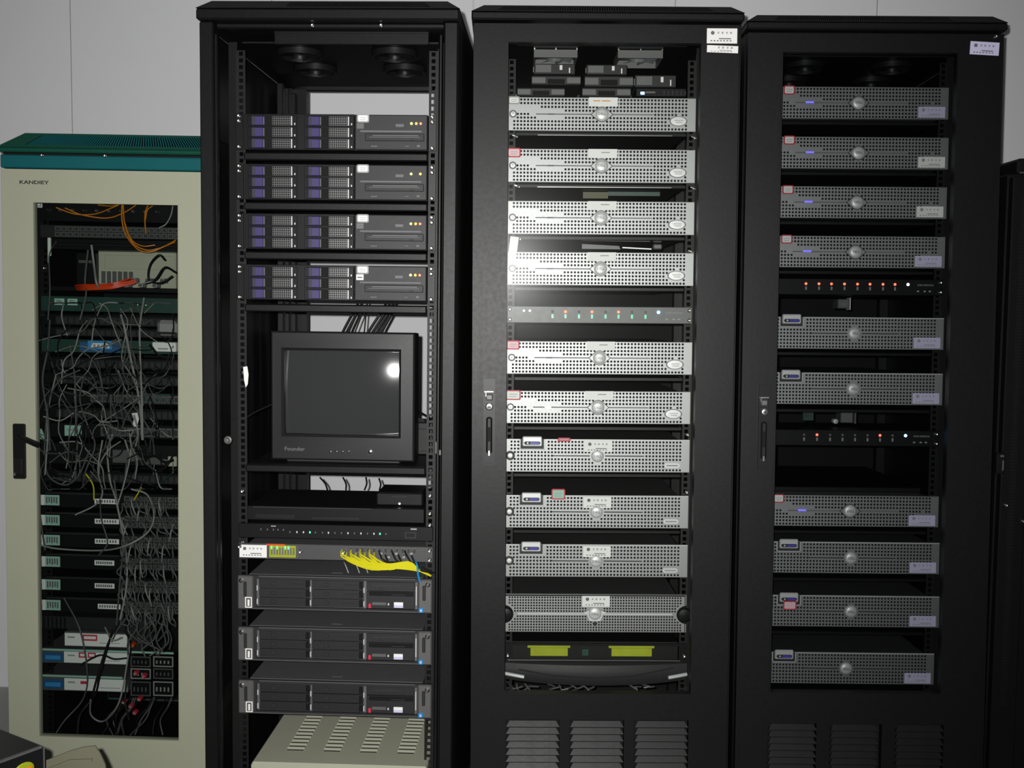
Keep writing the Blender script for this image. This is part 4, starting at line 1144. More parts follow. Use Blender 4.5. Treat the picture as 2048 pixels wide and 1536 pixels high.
for i in range(8):
    u = 684 + i * 9.2; v = 1100 + (i % 2) * 6
    for j in range(2):
        vv = v + j * 5; sag = 22 - i * .6 + j * 4
        cable(2, [(u, vv, .088), (u + 2, vv + 10, .068), (u + (838 - u) * .35, vv + 18 + (1140 - vv) * .25 + (3 if j else 0), .055), (u + (838 - u) * .75, 1140 - 8 + j * 5 - i * 1.2, .055), (842, 1140 + j * 3, .060), (862, 1152, .07)], .0021, 'yellow_cable', 'yellow patch lead, %s from the left in the %s row of the fibre switch' % (('first', 'second', 'third', 'fourth', 'fifth', 'sixth', 'seventh', 'eighth')[i], ('upper', 'lower')[j]), 'yellow patch leads on the fibre switch', n=4)
for i in range(6):
    u = 758 + i * 13; v = 1102 + (i % 2) * 8
    cable(2, [(u, v, .088), (u + 3, v + 8, .066), (u + 14, v + 20 + i, .058), (845, 1142 - i * 1.5, .06), (868, 1146, .075)], .0024, 'dark_cable', 'black patch lead, %s of six right of the yellow leads' % ('first', 'second', 'third', 'fourth', 'fifth', 'last')[i], 'black patch leads on the fibre switch', n=4)
for i in range(5):
    u = 764 + i * 15; x, z = q(2, u, 1105 + (i % 2) * 7, .085)
    r = thing('cable_plug', 'small clear plug in the right half of the fibre switch', 'plug', at(2, x, .072, z), 'clear plugs on the fibre switch')
    mb('light_cable').box(-.0035, .0035, 0, .015, -.0035, .0035, .001).build('body', None, r); mb('mid_grey').box(-.0015, .0015, -.004, .002, .003, .0045, .0005).build('clip', None, r)
for u in (688, 710, 727):
    cable(2, [(u, 1124, .09), (u + 3, 1130, .075), (u + 9, 1146, .072)], .0014, 'light_cable', 'thin white tie end under the yellow patch leads', 'white tie ends under the yellow leads')
cable(2, [(829, 1120, .07), (834, 1130, .052), (836, 1148, .048), (840, 1164, .05)], .0024, 'blue_cable', 'short blue cable hanging beside the yellow patch leads', None)

# ------------------------------------------------------------------ three black rack servers with grey covers
def dark_server():
    r = thing('rack_server', 'x', 'server'); zh = .0428
    mb('lid_grey').box(-.2175, .2175, .004, .68, -zh, zh + .001, .002).build('top_cover', None, r)
    fr = mb('grey_plastic').frame(-.2413, .2413, -zh, zh, -.197, .205, -zh + .007, zh - .009, -.004, .004)
    fr.use('mid_grey').box(-.19, .20, -.0052, -.003, zh - .0035, zh - .001, .0008).box(-.2413, .2413, -.0052, -.003, -zh + .0005, -zh + .003, .0008).build('front_frame', None, r)
    mb('dark_inside').box(-.197, .205, .010, .014, -zh + .004, zh - .004).build('back_plane', None, r)
    for s, x0, x1 in ((-1, -.2413, -.203), (1, .207, .2413)):
        e = mb('mid_grey').box(x0, x1, -.010, -.003, -zh + .001, zh - .001, .003)
        e.use('zinc').lathe((s * .231, 0, zh - .012), [(.0065, -.009), (.006, -.013), (.003, -.015), (0, -.015)], 12)
        e.use('grey_plastic').box(s * .222 - .004, s * .222 + .004, -.0125, -.009, -.010, .028, .002)
        e.build('ear', None, r, smooth=False)
    # six drive bays in two columns, and the optical bay
    for c, (x0, x1) in enumerate(((-.190, -.063), (-.058, .070))):
        for j in range(3):
            z0 = -zh + .009 + j * .0228
            b = mb('carbon_front').box(x0, x1, -.001, .010, z0, z0 + .0212, .001)
            b.use('grey_plastic').box(x0 + .03, x0 + .042, -.003, 0, z0 + .006, z0 + .015, .001).box(x1 - .05, x1 - .012, -.002, 0, z0 + .009, z0 + .0115, .0005)
            b.use('black_plastic').box(x1 - .010, x1 - .002, -.003, 0, z0 + .002, z0 + .019, .001)
            b.build('drive_bay', None, r)
    m = mb('silver_light')
    for x in (-.1935, -.0605, .0725, ):
        for z in (.012, -.022): m.box(x - .0016, x + .0016, -.006, 0, z - .008, z + .006, .001)
    m.box(.2005, .2035, -.006, 0, -.024, .024, .001)
    m.build('guide_pin', None, r)
    o = mb('carbon_front').box(.078, .198, -.002, .010, zh - .031, zh - .010, .001)
    o.use('print_black').box(.095, .165, -.003, 0, zh - .020, zh - .0175).use('grey_plastic').box(.110, .118, -.0035, 0, zh - .029, zh - .0255, .0005).build('optical_drive', None, r)
    o = mb('carbon_front').box(.078, .198, -.002, .010, -zh + .008, zh - .033, .001)
    o.use('black_plastic').box(.085, .195, -.004, 0, -.002, .008, .001).use('grey_plastic').box(.14, .175, -.005, 0, .000, .003, .0008).build('bay_cover', None, r)
    p = mb('mid_grey').box(.092, .128, -.004, 0, -.026, -.018, .001); p.use('print_red').box(.083, .090, -.004, 0, -.034, -.022, .001).use('silver_light').box(.131, .135, -.004, 0, -.026, -.020, .001).use('grey_plastic').box(.138, .141, -.004, 0, -.028, -.019, .0005).box(.143, .146, -.004, 0, -.028, -.019, .0005)
    p.build('control_strip', None, r)
    s = mb('label_white').box(-.0115, .0115, -.005, -.002, -.007, .007, .0008); s.use('label_lilac').box(-.011, .011, -.0054, -.004, -.0068, 0, .0005); s = s.build('number_label', None, r); s.location = (.158, 0, -.024)
    s = mb('label_white').frame(-.0085, .0085, -.0135, .0135, -.006, .006, -.011, .011, -.0112, -.009); s.use('mid_grey').box(-.006, .006, -.0106, -.009, -.011, .011).use('label_white').box(-.0025, .0025, -.0110, -.0098, -.009, .007)
    s = s.build('pull_label', None, r); s.location = (-.2135, 0, -.024)
    mb('blue_cable').box(.209, .2205, -.0125, -.009, -.040, -.0275, .001).use('label_lilac').box(.2125, .217, -.0132, -.012, -.037, -.031, .0005).build('blue_badge', None, r)
    mb('mid_grey').box(-.015, .012, .03, .034, zh + .0008, zh + .0018).build('cover_latch', None, r)
    return r
PD = dark_server(); register(PD)
M3 = []
for u, v, lab in ((670, 1187, 'black server with grey lid and white labels, directly under the yellow leads'), (670, 1290, 'black server with grey lid, middle one of three in the open rack'), (671, 1396, 'black server with grey lid directly above the beige louvred box')):
    x, z = q(2, u, v, .09); M3.append((at(2, x * .3, .089, z), lab))
for i, (M, lab) in list(enumerate(M3))[::-1]:
    if i: o = copy_tree(PD, M)
    else: PD.matrix_world = M; o = PD
    o['label'] = lab; o['group'] = 'black servers with grey lids in the open rack'

# ------------------------------------------------------------------ beige louvred box at the bottom
(xa, z), (xb, _) = q(2, 498, 1518, .06), q(2, 858, 1518, .06)
z = q(2, 670, 1529, .06)[1]
r = thing('power_supply_unit', 'beige metal box with four columns of louvres in its lid, bottom of the open rack', 'box', at(2, (xa + xb) / 2, .06, z - .18)); hw = (xb - xa) / 2
hb = min(hw, .2185)
mb('beige').box(-hb, hb, 0, .56, 0, .18, .004).build('case', None, r)
mb('beige').box(-hb - .0, hb, -.004, .0, .0, .176, .002).build('front_cover', None, r)
mesh = None
for c, (u0, u1) in enumerate(((566, 602), (640, 676), (714, 752), (790, 826))):
    xl_ = q(2, u0, 1503, .10)[0] - (xa + xb) / 2
    for j in range(11):
        yy = .085 + j * .0235
        if mesh is None:
            m = mb('beige'); L = .044; m.prismx([(-.003, 0), (.004, .0036), (.006, 0)], 0, L); m.use('print_black').box(.001, L - .001, -.0085, -.0030, 0, .0005)
            o = m.build('louver', None, r); mesh = o.data
        else: o = bpy.data.objects.new('louver', mesh); COL.objects.link(o); o.parent = r
        o.location = (xl_, yy, .18)
# cage-nut screws on the rails of the open rack
for u, v in ((484, 983), (484, 1065), (485, 1086), (862, 992), (861, 1028), (861, 1051), (861, 1077)):
    x, z = q(2, u, v, .09); screw2(rack2, (-.2325 if u < 600 else .2325), .099, z)

# ------------------------------------------------------------------ inside the teal cabinet
Y1_ = .10
def unit1(name, label, cat, v0, v1, face, y=Y1_, dep=.30, hw=.2413, x0=None, x1=None, top='black_steel', group=None):
    za = q(1, 211, v0, y)[1]; zb = q(1, 211, v1, y)[1]; hh = za - zb
    a, b = (-hw, hw) if x0 is None else (q(1, x0, v0, y)[0], q(1, x1, v0, y)[0])
    r = thing(name, label, cat, at(1, 0, y, zb), group)
    mb(face).box(a, b, 0, .004, 0, hh, .001).build('front_panel', None, r)
    mb(top).box(max(a, -.2175) + .001, min(b, .2175) - .001, .004, dep, .001, hh - .001, .001).build('chassis', None, r)
    return r, hh
def X1_(u, v=700, y=Y1_): return q(1, u, v, y)[0]
# patch panels
def ports(r, xa, xb, z0, z1, n, name='port_block', mt='mid_grey', y=0):
    m = mb(mt); st = (xb - xa) / n
    for i in range(n):
        m.frame(xa + i * st + st * .06, xa + (i + 1) * st - st * .06, z0, z1, xa + i * st + st * .22, xa + (i + 1) * st - st * .22, z0 + (z1 - z0) * .18, z1 - (z1 - z0) * .22, y - .002, y)
    m.use('print_black')
    for i in range(n): m.box(xa + i * st + st * .22, xa + (i + 1) * st - st * .22, y - .0008, y, z0 + (z1 - z0) * .18, z1 - (z1 - z0) * .22)
    return m.build(name, None, r)
r, hh = unit1('fibre_tray', 'black fibre tray at the very top of the teal cabinet', 'tray', 404, 444, 'black_plastic')
for i in range(10):
    x = X1_(100 + i * 24); m = mb('zinc' if i % 3 == 0 else 'mid_grey').lathe((0, 0, 0), [(.0045, .0005), (.004, -.006), (.0025, -.009), (0, -.009)], 10).build('coupler', None, r, smooth=True); m.location = (x, 0, hh * .55)
x, z = X1_(78, 410), hh * .82
s = mb('label_white').box(-.011, .011, -.001, 0, -.009, .009, .0006); s.use('grey_print').frame(-.008, .008, -.006, .006, -.005, .005, -.004, .004, -.0014, -.001); s = s.build('paper_label', None, r); s.location = (X1_(77, 410), 0, hh * .82)
r, hh = unit1('port_unit', 'grey patch panel with two rows of ports below the orange fibres', 'patch panel', 452, 477, 'grey_plastic')
ports(r, -.20, .22, hh * .08, hh * .46, 24); ports(r, -.20, .22, hh * .54, hh * .92, 24)
r, hh = unit1('cable_manager', 'dark blank manager panel under the grey patch panel', 'panel', 479, 500, 'black_plastic')
mb('black_steel').box(-.20, .20, -.004, 0, hh * .3, hh * .6, .002).build('cover', None, r)
SH1 = q(1, 211, 575, .10)[1]
r = thing('rack_shelf', 'dark shelf behind the orange cables in the teal cabinet', 'shelf', at(1, 0, .10, SH1))
mb('black_steel').box(-.218, .218, .0, .38, -.004, 0).build('tray', None, r); mb('black_coat').box(-.22, .22, -.004, 0, -.012, .001, .001).build('front_lip', None, r)
def boxat(name, label, cat, u0, v0, u1, v1, y, dep, mt, k=1, part='case', c=.002, grp=None, zb=None):
    xa, za = q(k, u0, v0, y); xb, z_ = q(k, u1, v1, y); zb = z_ if zb is None else zb
    r = thing(name, label, cat, at(k, (xa + xb) / 2, y, zb), grp); hw = (xb - xa) / 2; hh = za - zb
    mb(mt).box(-hw, hw, 0, dep, 0, hh, c).build(part, None, r); return r, hw, hh
r, hw, hh = boxat('telephone_exchange', 'pale beige box behind the yellow fibre loop in the teal cabinet', 'box', 196, 502, 352, 572, .22, .12, 'beige', zb=SH1 + .0005)
mb('beige').box(-hw + .02, hw - .004, -.003, 0, hh * .52, hh * .9, .001).build('front_cover', None, r)
m = mb('mid_grey')
for i in range(6): m.box(-hw + .01 + i * .016, -hw + .022 + i * .016, -.003, 0, hh * .12, hh * .45, .001)
m.build('slot_cover', None, r)
r, hw, hh = boxat('modem', 'black box left of the beige box in the teal cabinet', 'box', 152, 505, 192, 548, .20, .12, 'black_plastic', zb=SH1 + .0005)
mb('mid_grey').box(-hw * .7, hw * .6, -.002, 0, hh * .7, hh * .78).build('vent_slot', None, r)
for i, (u, v) in enumerate(((262, 560), (276, 560), (290, 560), (304, 560), (318, 561), (333, 562))):
    x, z = q(1, u, v, .12); r = thing('connector_plug', 'grey connector plug at the right end of the orange cable bundle', 'plug', at(1, x, .085, SH1 + .002 + (.014 if i % 2 else 0)), 'grey plugs beside the orange cables')
    mb('light_cable').box(-.006, .006, 0, .03, 0, .012, .002).build('body', None, r); mb('mid_grey').box(-.004, .004, -.006, .0, .003, .009, .001).build('boot', None, r)
OG = 'orange cables lying on the upper shelf'
for i in range(9):
    v = 572 + rnd.uniform(-4, 8)
    cable(1, [(150 + i, v + 2, .10), (170, v + 1, .06), (205 + i * 2, v - 1 + (i % 3), .05), (235, v - 4, .055), (258 + i * 2, v - 12, .08)], .0022, 'red_orange', 'orange cable in the bundle on the upper shelf of the teal cabinet', OG, n=4)
# green and teal switches
r, hh = unit1('network_switch', 'dark green switch with two pale stickers, upper part of the teal cabinet', 'switch', 594, 624, 'green_board', group=None)
for u in (120, 146):
    s = mb('label_green').box(-.014, .014, -.001, 0, -.009, .009); s.use('print_dark').box(-.009, .009, -.0014, -.001, -.001, .001).box(-.009, .004, -.0014, -.001, .003, .005); s = s.build('sticker', None, r); s.location = (X1_(u), 0, hh * .62)
m = mb('led_green')
for u in (275, 292): m.box(X1_(u) - .002, X1_(u) + .002, -.001, 0, hh * .5, hh * .6)
m.build('port_light', None, r)
def panel(v0, v1, label, n=24, mt='grey_plastic', xa=None, rows=1, name='port_unit', cat='patch panel', dep=.08):
    r, hh = unit1(name, label, cat, v0, v1, 'black_plastic', dep=dep)
    a = -.20 if xa is None else X1_(xa)
    for j in range(rows): ports(r, a, .22, hh * (.1 + j * .8 / rows), hh * (.1 + (j + .86) * .8 / rows), n, mt=mt)
    return r, hh
panel(630, 652, 'black patch panel under the dark green switch')
panel(656, 674, 'black patch panel above the switch with the blue label')
r, hh = unit1('network_switch', 'teal switch with a bright blue and white label in the teal cabinet', 'switch', 680, 706, 'green_board')
s = mb('blue_label').box(X1_(160), X1_(240), -.001, 0, hh * .05, hh * .8); s.use('badge_blue').box(X1_(176), X1_(224), -.0014, -.001, hh * .28, hh * .92).use('label_white').box(X1_(183), X1_(219), -.0018, -.0014, hh * .38, hh * .74).use('grey_print')
for i in range(4): s.box(X1_(187 + i * 8), X1_(192 + i * 8), -.002, -.0018, hh * .46, hh * .66)
s.build('name_label', None, r)
r, hw, hh = boxat('white_modem', 'white box with a rounded top at the right edge behind the glass', 'box', 304, 684, 352, 704, .07, .025, 'label_white')
r2, hw, hh = boxat('wall_adapter', 'crumpled white adapter above the white box at the right', 'adapter', 312, 640, 352, 672, .065, .03, 'light_cable', c=.010)
mb('dark_cable').box(-hw * .9, hw, -.002, 0, hh * .1, hh * .25, .001).build('strap', None, r2); mb('grey_print').box(-hw * .6, hw * .4, -.0008, 0, .006, .010).build('print', None, r)
panel(716, 738, 'black patch panel under the blue-labelled switch'); panel(748, 770, 'black patch panel with grey ports above the dark green strip')
r, hh = unit1('network_switch', 'dark switch half hidden by loose cables above the pale hanging label', 'switch', 784, 808, 'black_plastic'); ports(r, X1_(180), .22, hh * .15, hh * .8, 18)
mb('green_board').box(X1_(285), X1_(340), -.001, 0, hh * .2, hh * .95).build('green_plate', None, r)
panel(816, 838, 'black patch panel level with the top of the door handle')
r, hh = unit1('network_switch', 'dark switch with a pale green sticker beside the door handle', 'switch', 848, 876, 'black_plastic')
s = mb('label_green').box(X1_(128), X1_(162), -.0012, 0, hh * .1, hh * .85); s.use('grey_print').box(X1_(133), X1_(156), -.0016, -.0012, hh * .45, hh * .6).build('sticker', None, r); ports(r, X1_(200), .22, hh * .15, hh * .8, 16)
s = mb('label_green').prism([(X1_(67), .018), (X1_(82), .022), (X1_(92), -.012), (X1_(78), -.006), (X1_(67), .002)], -.003, -.001).build('hanging_note', None, r)
r, hh = unit1('cable_tray', 'dark tray with grey plates below the pale green sticker', 'tray', 888, 930, 'black_plastic')
mb('mid_grey').box(X1_(224), X1_(258), -.003, 0, hh * .12, hh * .75, .002).prism([(X1_(262), hh * .2), (X1_(290), hh * .35), (X1_(268), hh * .7), (X1_(262), hh * .7)], -.003, 0).prism([(X1_(292), hh * .1), (X1_(330), hh * .1), (X1_(322), hh * .35), (X1_(300), hh * .55)], -.003, 0).build('grey_plate', None, r)
mb('beige').box(X1_(336), X1_(354), -.006, 0, hh * .02, hh * .5, .002).build('corner_tab', None, r)
panel(944, 966, 'black patch panel above the six black labelled switches')
for i, v in enumerate((1003, 1043, 1083, 1126, 1172, 1213)):
    which = ('topmost', 'second from the top', 'third from the top', 'fourth from the top', 'fifth from the top', 'lowest')[i]
    r, hh = unit1('network_switch', 'black labelled switch, %s of the six in the teal cabinet' % which, 'switch', v - 17, v + 14, 'black_plastic', group='six black labelled switches')
    mb('grey_plastic').box(-.235, X1_(236), -.0015, 0, hh * .86, hh * .97, .0005).build('edge_rail', None, r)
    s = mb('label_green').box(X1_(75), X1_(116), -.001, 0, hh * .12, hh * .78); s.use('label_white').box(X1_(75), X1_(86), -.0014, -.001, hh * .12, hh * .78).use('print_dark')
    for j in range(5): s.box(X1_(89 + j * 5), X1_(92 + j * 5), -.0015, -.001, hh * (.25 + .05 * (j % 2)), hh * .66)
    s.use('latch_purple').box(X1_(75), X1_(79), -.0018, -.0014, hh * .12, hh * .5) if i > 1 else None
    s.build('number_label', None, r)
    a, b = (187, 236) if i < 3 else ((186, 226) if i < 5 else (192, 238))
    s = mb('label_white').box(X1_(a), X1_(b), -.001, 0, hh * .30, hh * .62); s.use('print_dark')
    for j in range(8): s.box(X1_(a + 3 + j * (b - a - 6) / 8), X1_(a + 6 + j * (b - a - 6) / 8), -.0014, -.001, hh * .38, hh * .55)
    s.build('name_label', None, r)
    ports(r, X1_(246), .235, hh * .12, hh * .46, 12); ports(r, X1_(246), .235, hh * .52, hh * .84, 12)
PG = 'short grey patch leads plugged into the six black switches'
variants = []
for t in range(6):
    P = [(0, 0, 0), (0, -.018, 0), (rnd.uniform(-.004, .008), -.032, -.012), (rnd.uniform(-.006, .014), -.034, -.030), (rnd.uniform(-.008, .02), -.024, -.046)]
    m = mb('grey_cable').box(-.004, .004, -.014, .0, -.0035, .0035, .001).use('light_cable' if t == 0 else 'grey_cable').tube(smooth_path(P, 3), .0021, 5)
    me = m.build('patch_lead', None, None, smooth=True); variants.append(me)
idx = 0
for i, v in enumerate((1003, 1043, 1083, 1126, 1172, 1213)):
    for row in (0, 1):
        for j in range(12):
            if rnd.random() < .22: continue
            u = 250 + j * 9.2; x, z = q(1, u, v - 8 + row * 12, Y1_)
            o = variants[idx % 6] if idx < 6 else bpy.data.objects.new('patch_lead', variants[idx % 6].data)
            if idx >= 6: COL.objects.link(o)
            idx += 1
            o.matrix_world = RK[1] @ Matrix.Translation(Vector((x, Y1_ - .002, z))) @ Matrix.Rotation(rnd.uniform(-.3, .3), 4, 'Y')
            tag(o, 'short grey patch lead drooping from one of the six black labelled switches', 'cable', PG)
# dark grey vertical block and the white units at the bottom
r, hw, hh = boxat('blank_panel', 'dark grey ribbed panel above the white units in the teal cabinet', 'panel', 80, 1232, 250, 1262, Y1_, .06, 'grey_plastic')
m = mb('black_plastic')
for i in range(6): m.box(-hw + .01 + i * .012, -hw + .014 + i * .012, -.002, 0, .002, hh - .002)
m.build('rib', None, r)
def white_unit(v0, v1, u0, u1, label, blue, reds):
    y = .085; xa, za = q(1, u0, v0, y); xb, zb = q(1, u1, v1, y); hh = za - zb
    r = thing('rack_modem', label, 'modem', at(1, 0, y, zb))
    mb('mid_grey').box(xa, xb, 0, .20, 0, hh, .002).build('case', None, r)
    mb('label_white').box(xa + (.002 if not blue else X1_(128, 1300, y) - xa), xb - .002, -.0015, 0, hh * .08, hh * .92, .001).build('front_cover', None, r)
    if blue: mb('blue_label').box(xa + .004, X1_(126, 1300, y), -.0015, 0, hh * .15, hh * .80, .001).use('badge_blue').box(xa + .016, X1_(124, 1300, y) - .004, -.002, -.001, hh * .3, hh * .6).build('display_panel', None, r)
    m = mb('print_red')
    for a, b, c, d in reds: m.frame(X1_(a, 1300, y), X1_(b, 1300, y), hh * c, hh * d, X1_(a + 2.5, 1300, y), X1_(b - 2.5, 1300, y), hh * (c + .1), hh * (d - .1), -.0022, -.0012)
    m.use('grey_print'); m.box(X1_(136, 1300, y), X1_(150, 1300, y), -.0022, -.0012, hh * .6, hh * .7); m.box(X1_(200, 1300, y), X1_(240, 1300, y), -.0022, -.0012, hh * .3, hh * .34)
    m.build('red_stamp', None, r); return r
white_unit(1263, 1297, 128, 256, 'white unit with a red stamp, upper of the stacked white units', False, [(166, 195, .45, .85)])
white_unit(1299, 1331, 80, 256, 'white unit with a blue panel and two red stamps, middle of the stack', True, [(158, 172, .5, .9), (176, 192, .5, .9)])
white_unit(1352, 1386, 80, 256, 'white unit with a dark blue panel, lowest of the stacked white units', True, [(161, 174, .55, .75)])
for v in (1298, 1350):
    x, z = q(1, 211, v, .10); r = thing('mounting_strip', 'pale green strip %s the middle white unit' % ('above' if v == 1298 else 'below'), 'strip', at(1, 0, .079, z))
    mb('label_green').box(X1_(75, 1300), X1_(352 if v == 1298 else 250, 1300), 0, .004, -.003, .003, .001).build('strip', None, r); mb('zinc').lathe((X1_(80, 1300), 0, 0), [(0, -.002), (.003, 0)], 8).build('screw', None, r)
for j, (v0, v1) in enumerate(((1312, 1334), (1336, 1358), (1362, 1392))):
    for i in range(2):
        u0 = 262 + i * 45; r, hw, hh = boxat('connector_block', 'dark connector block with pale rims at the lower right, ' + ('left' if i == 0 else 'right') + ' one in the ' + ('upper', 'middle', 'lower')[j] + ' row', 'connector', u0, v0, u0 + 40, v1, .09, .04, 'black_plastic', grp='dark connector blocks at the lower right of the teal cabinet')
        m = mb('light_cable' if (i + j) % 2 else 'mid_grey').frame(-hw, hw, 0, hh, -hw + .003, hw - .003, .003, hh - .003, -.003, 0)
        for a in range(4): m.box(-hw + .008 + a * .011, -hw + .012 + a * .011, -.003, 0, hh * .3, hh * .6, .0005)
        m.build('rim', None, r)
for i, (u, v, mt, wd) in enumerate(((272, 1346, 'print_red', 10), (288, 1352, 'print_red', 8), (279, 1398, 'print_red', 8), (262, 1412, 'print_red', 8), (270, 1425, 'print_red', 9), (248, 1404, 'print_red', 7), (265, 1290, 'red_orange', 7))):
    x, z = q(1, u, v, .07); r = thing('cable_plug', 'small red plug among the dark blocks at the lower right of the teal cabinet', 'plug', at(1, x, .065, z) @ Matrix.Rotation(.5, 4, 'Y'), 'red plugs at the lower right of the teal cabinet')
    mb(mt).box(-.006, .006, 0, .018, -.005, .005, .001).build('body', None, r); mb('light_cable').box(-.003, .003, -.004, 0, -.003, .003, .001).build('tip', None, r)
# long loose cables, traced in depth between the door glass and the equipment
LG = 'long loose grey cables in the teal cabinet'
def J(P, y0=.05, dy=.03): return [(u, v, y0 + dy * math.sin(i * 1.7 + P[0][0])) for i, (u, v) in enumerate(P)]
LONG = [
 ([(242, 630), (250, 660), (262, 720), (275, 780), (282, 830), (285, 880)], .0032, 'light_cable'), ([(288, 596), (280, 650), (280, 700), (283, 780), (286, 880)], .0026, 'light_cable'),
 ([(140, 690), (150, 760), (152, 850), (155, 880), (150, 960)], .0022, 'grey_cable'), ([(168, 750), (160, 800), (175, 850), (190, 890), (172, 940), (165, 975)], .0022, 'grey_cable'),
 ([(225, 870), (215, 900), (220, 960), (232, 1000), (248, 1080), (254, 1130), (252, 1180), (240, 1240)], .0026, 'light_cable'), ([(228, 960), (240, 1040), (250, 1100), (243, 1130), (233, 1250)], .0024, 'grey_cable'),
 ([(262, 978), (295, 990), (308, 1030), (295, 1065), (250, 1092), (200, 1101), (120, 1098), (78, 1090)], .0024, 'light_cable'), ([(181, 1400), (182, 1430), (205, 1443), (230, 1420), (245, 1380), (258, 1300), (262, 1270)], .0024, 'light_cable'),
 ([(240, 1240), (215, 1290), (190, 1370), (184, 1405)], .0032, 'dark_cable'), ([(224, 1262), (200, 1350), (190, 1390), (160, 1430), (155, 1472)], .0032, 'dark_cable'), ([(128, 1196), (160, 1260), (175, 1350), (165, 1400), (130, 1440), (110, 1470)], .0022, 'grey_cable'),
 ([(205, 880), (196, 940), (205, 985), (190, 1010), (150, 1030)], .0022, 'light_cable'), ([(258, 860), (262, 900), (250, 960), (235, 1010)], .0022, 'light_cable'), ([(268, 830), (276, 870), (262, 910), (250, 880)], .0026, 'light_cable'),
 ([(100, 640), (95, 700), (85, 760), (95, 830), (100, 900)], .0026, 'grey_cable'), ([(75, 660), (72, 760), (76, 860), (74, 980), (90, 1100)], .0024, 'grey_cable'), ([(112, 750), (96, 820), (95, 880), (90, 950)], .0022, 'light_cable'),
 ([(160, 740), (120, 760), (98, 800), (92, 850), (88, 910)], .0022, 'grey_cable'), ([(90, 900), (96, 950), (130, 970), (158, 950), (155, 910), (130, 905), (100, 925)], .0022, 'grey_cable'), ([(180, 900), (150, 960), (105, 955)], .0022, 'grey_cable'),
 ([(112, 484), (102, 500), (98, 520), (100, 580), (96, 640)], .0018, 'grey_cable'), ([(183, 490), (188, 530), (192, 562), (197, 575)], .0030, 'light_cable'), ([(176, 500), (170, 560), (172, 590), (160, 640)], .0026, 'grey_cable'), ([(200, 1000), (203, 1040), (215, 1085), (198, 1110)], .0022, 'grey_cable'),
 ([(330, 520), (318, 510), (300, 530), (298, 560), (322, 566), (345, 552)], .0028, 'dark_cable'), ([(352, 545), (330, 535), (312, 558), (290, 566)], .0034, 'dark_cable'), ([(270, 895), (285, 915), (310, 912), (330, 925), (345, 920)], .0040, 'dark_cable'),
 ([(290, 880), (305, 940), (330, 935), (352, 900)], .0028, 'dark_cable'), ([(240, 870), (252, 835), (276, 800), (300, 790), (340, 800)], .0022, 'grey_cable'), ([(300, 690), (320, 712), (350, 716)], .0036, 'dark_cable'),
 ([(160, 1330), (200, 1310), (228, 1318), (256, 1316)], .0026, 'dark_cable'), ([(250, 1262), (262, 1290), (256, 1340), (250, 1400), (258, 1440)], .0026, 'dark_cable'), ([(210, 1255), (225, 1280), (245, 1275)], .0024, 'light_cable')]
for P, rr, mt in LONG:
    cable(1, J(P), rr, mt, 'long %s cable hanging loose behind the teal cabinet glass' % ({'light_cable': 'pale grey', 'grey_cable': 'grey', 'dark_cable': 'black'}[mt]), LG + ', ' + {'light_cable': 'pale', 'grey_cable': 'grey', 'dark_cable': 'black'}[mt], n=5)
for i in range(120):
    u = rnd.uniform(76, 330); v = rnd.uniform(610, 960); P = [(u, v)]; a = rnd.uniform(0, 6.28)
    for s in range(rnd.randint(3, 5)):
        a += rnd.uniform(-.8, .8); st = rnd.uniform(22, 46); u2 = min(346, max(74, P[-1][0] + st * math.cos(a) * .9)); v2 = min(978, max(606, P[-1][1] + st * math.sin(a))); P.append((u2, v2))
    mt = rnd.choice(('grey_cable', 'grey_cable', 'dark_cable', 'grey_cable', 'dark_cable', 'light_cable'))
    cable(1, J(P, .062, .024), rnd.uniform(.0012, .0021), mt, 'grey or black cable in the tangle across the middle of the teal cabinet', 'tangled cables across the middle of the teal cabinet', n=4, sides=5)
for i in range(16):
    u = rnd.uniform(250, 345); v = rnd.uniform(1225, 1260)
    cable(1, J([(u, v - 20), (u + rnd.uniform(-10, 10), v), (u + rnd.uniform(-25, 15), v + 30), (u + rnd.uniform(-30, 20), v + 55)], .06, .02), .0022, 'grey_cable', 'grey cable falling below the lowest black labelled switch', 'cables falling below the black switches', n=4, sides=5)
for i in range(14):
    u = rnd.uniform(240, 350)
    cable(1, J([(u, 1395), (u - 8, 1415), (u - 25 + rnd.uniform(-10, 10), 1440), (u - 30 + rnd.uniform(-20, 20), 1470)], .08, .02), .0022, rnd.choice(('grey_cable', 'dark_cable')), 'dark cable at the foot of the teal cabinet', 'dark cables at the foot of the teal cabinet', n=4, sides=5)
# yellow and orange fibres at the top
FG = 'yellow orange fibres at the top of the teal cabinet'
FIB = [([(112, 415), (150, 428), (190, 428), (225, 415), (245, 406)], .0016), ([(130, 416), (165, 430), (215, 436), (250, 424), (272, 410)], .0016), ([(244, 406), (244, 440), (252, 470), (275, 498), (300, 504), (330, 492), (352, 480)], .0018), ([(246, 406), (250, 450), (265, 485), (292, 500), (320, 496), (350, 484)], .0016),
       ([(248, 440), (262, 478), (285, 492), (310, 490)], .0014), ([(298, 406), (291, 424), (290, 446), (292, 466)], .0018), ([(305, 412), (295, 420), (291, 440)], .0014), ([(196, 410), (225, 412), (250, 404)], .0014)]
for P, rr in FIB: cable(1, J(P, .045, .012), rr, 'fibre_orange', 'thin orange-yellow fibre lead looping behind the top of the door glass', FG, n=6)
cable(1, J([(346, 410), (342, 430), (332, 448), (318, 456)], .05, .01), .0018, 'light_cable', 'pale curved lead at the upper right behind the door glass', None, n=6)
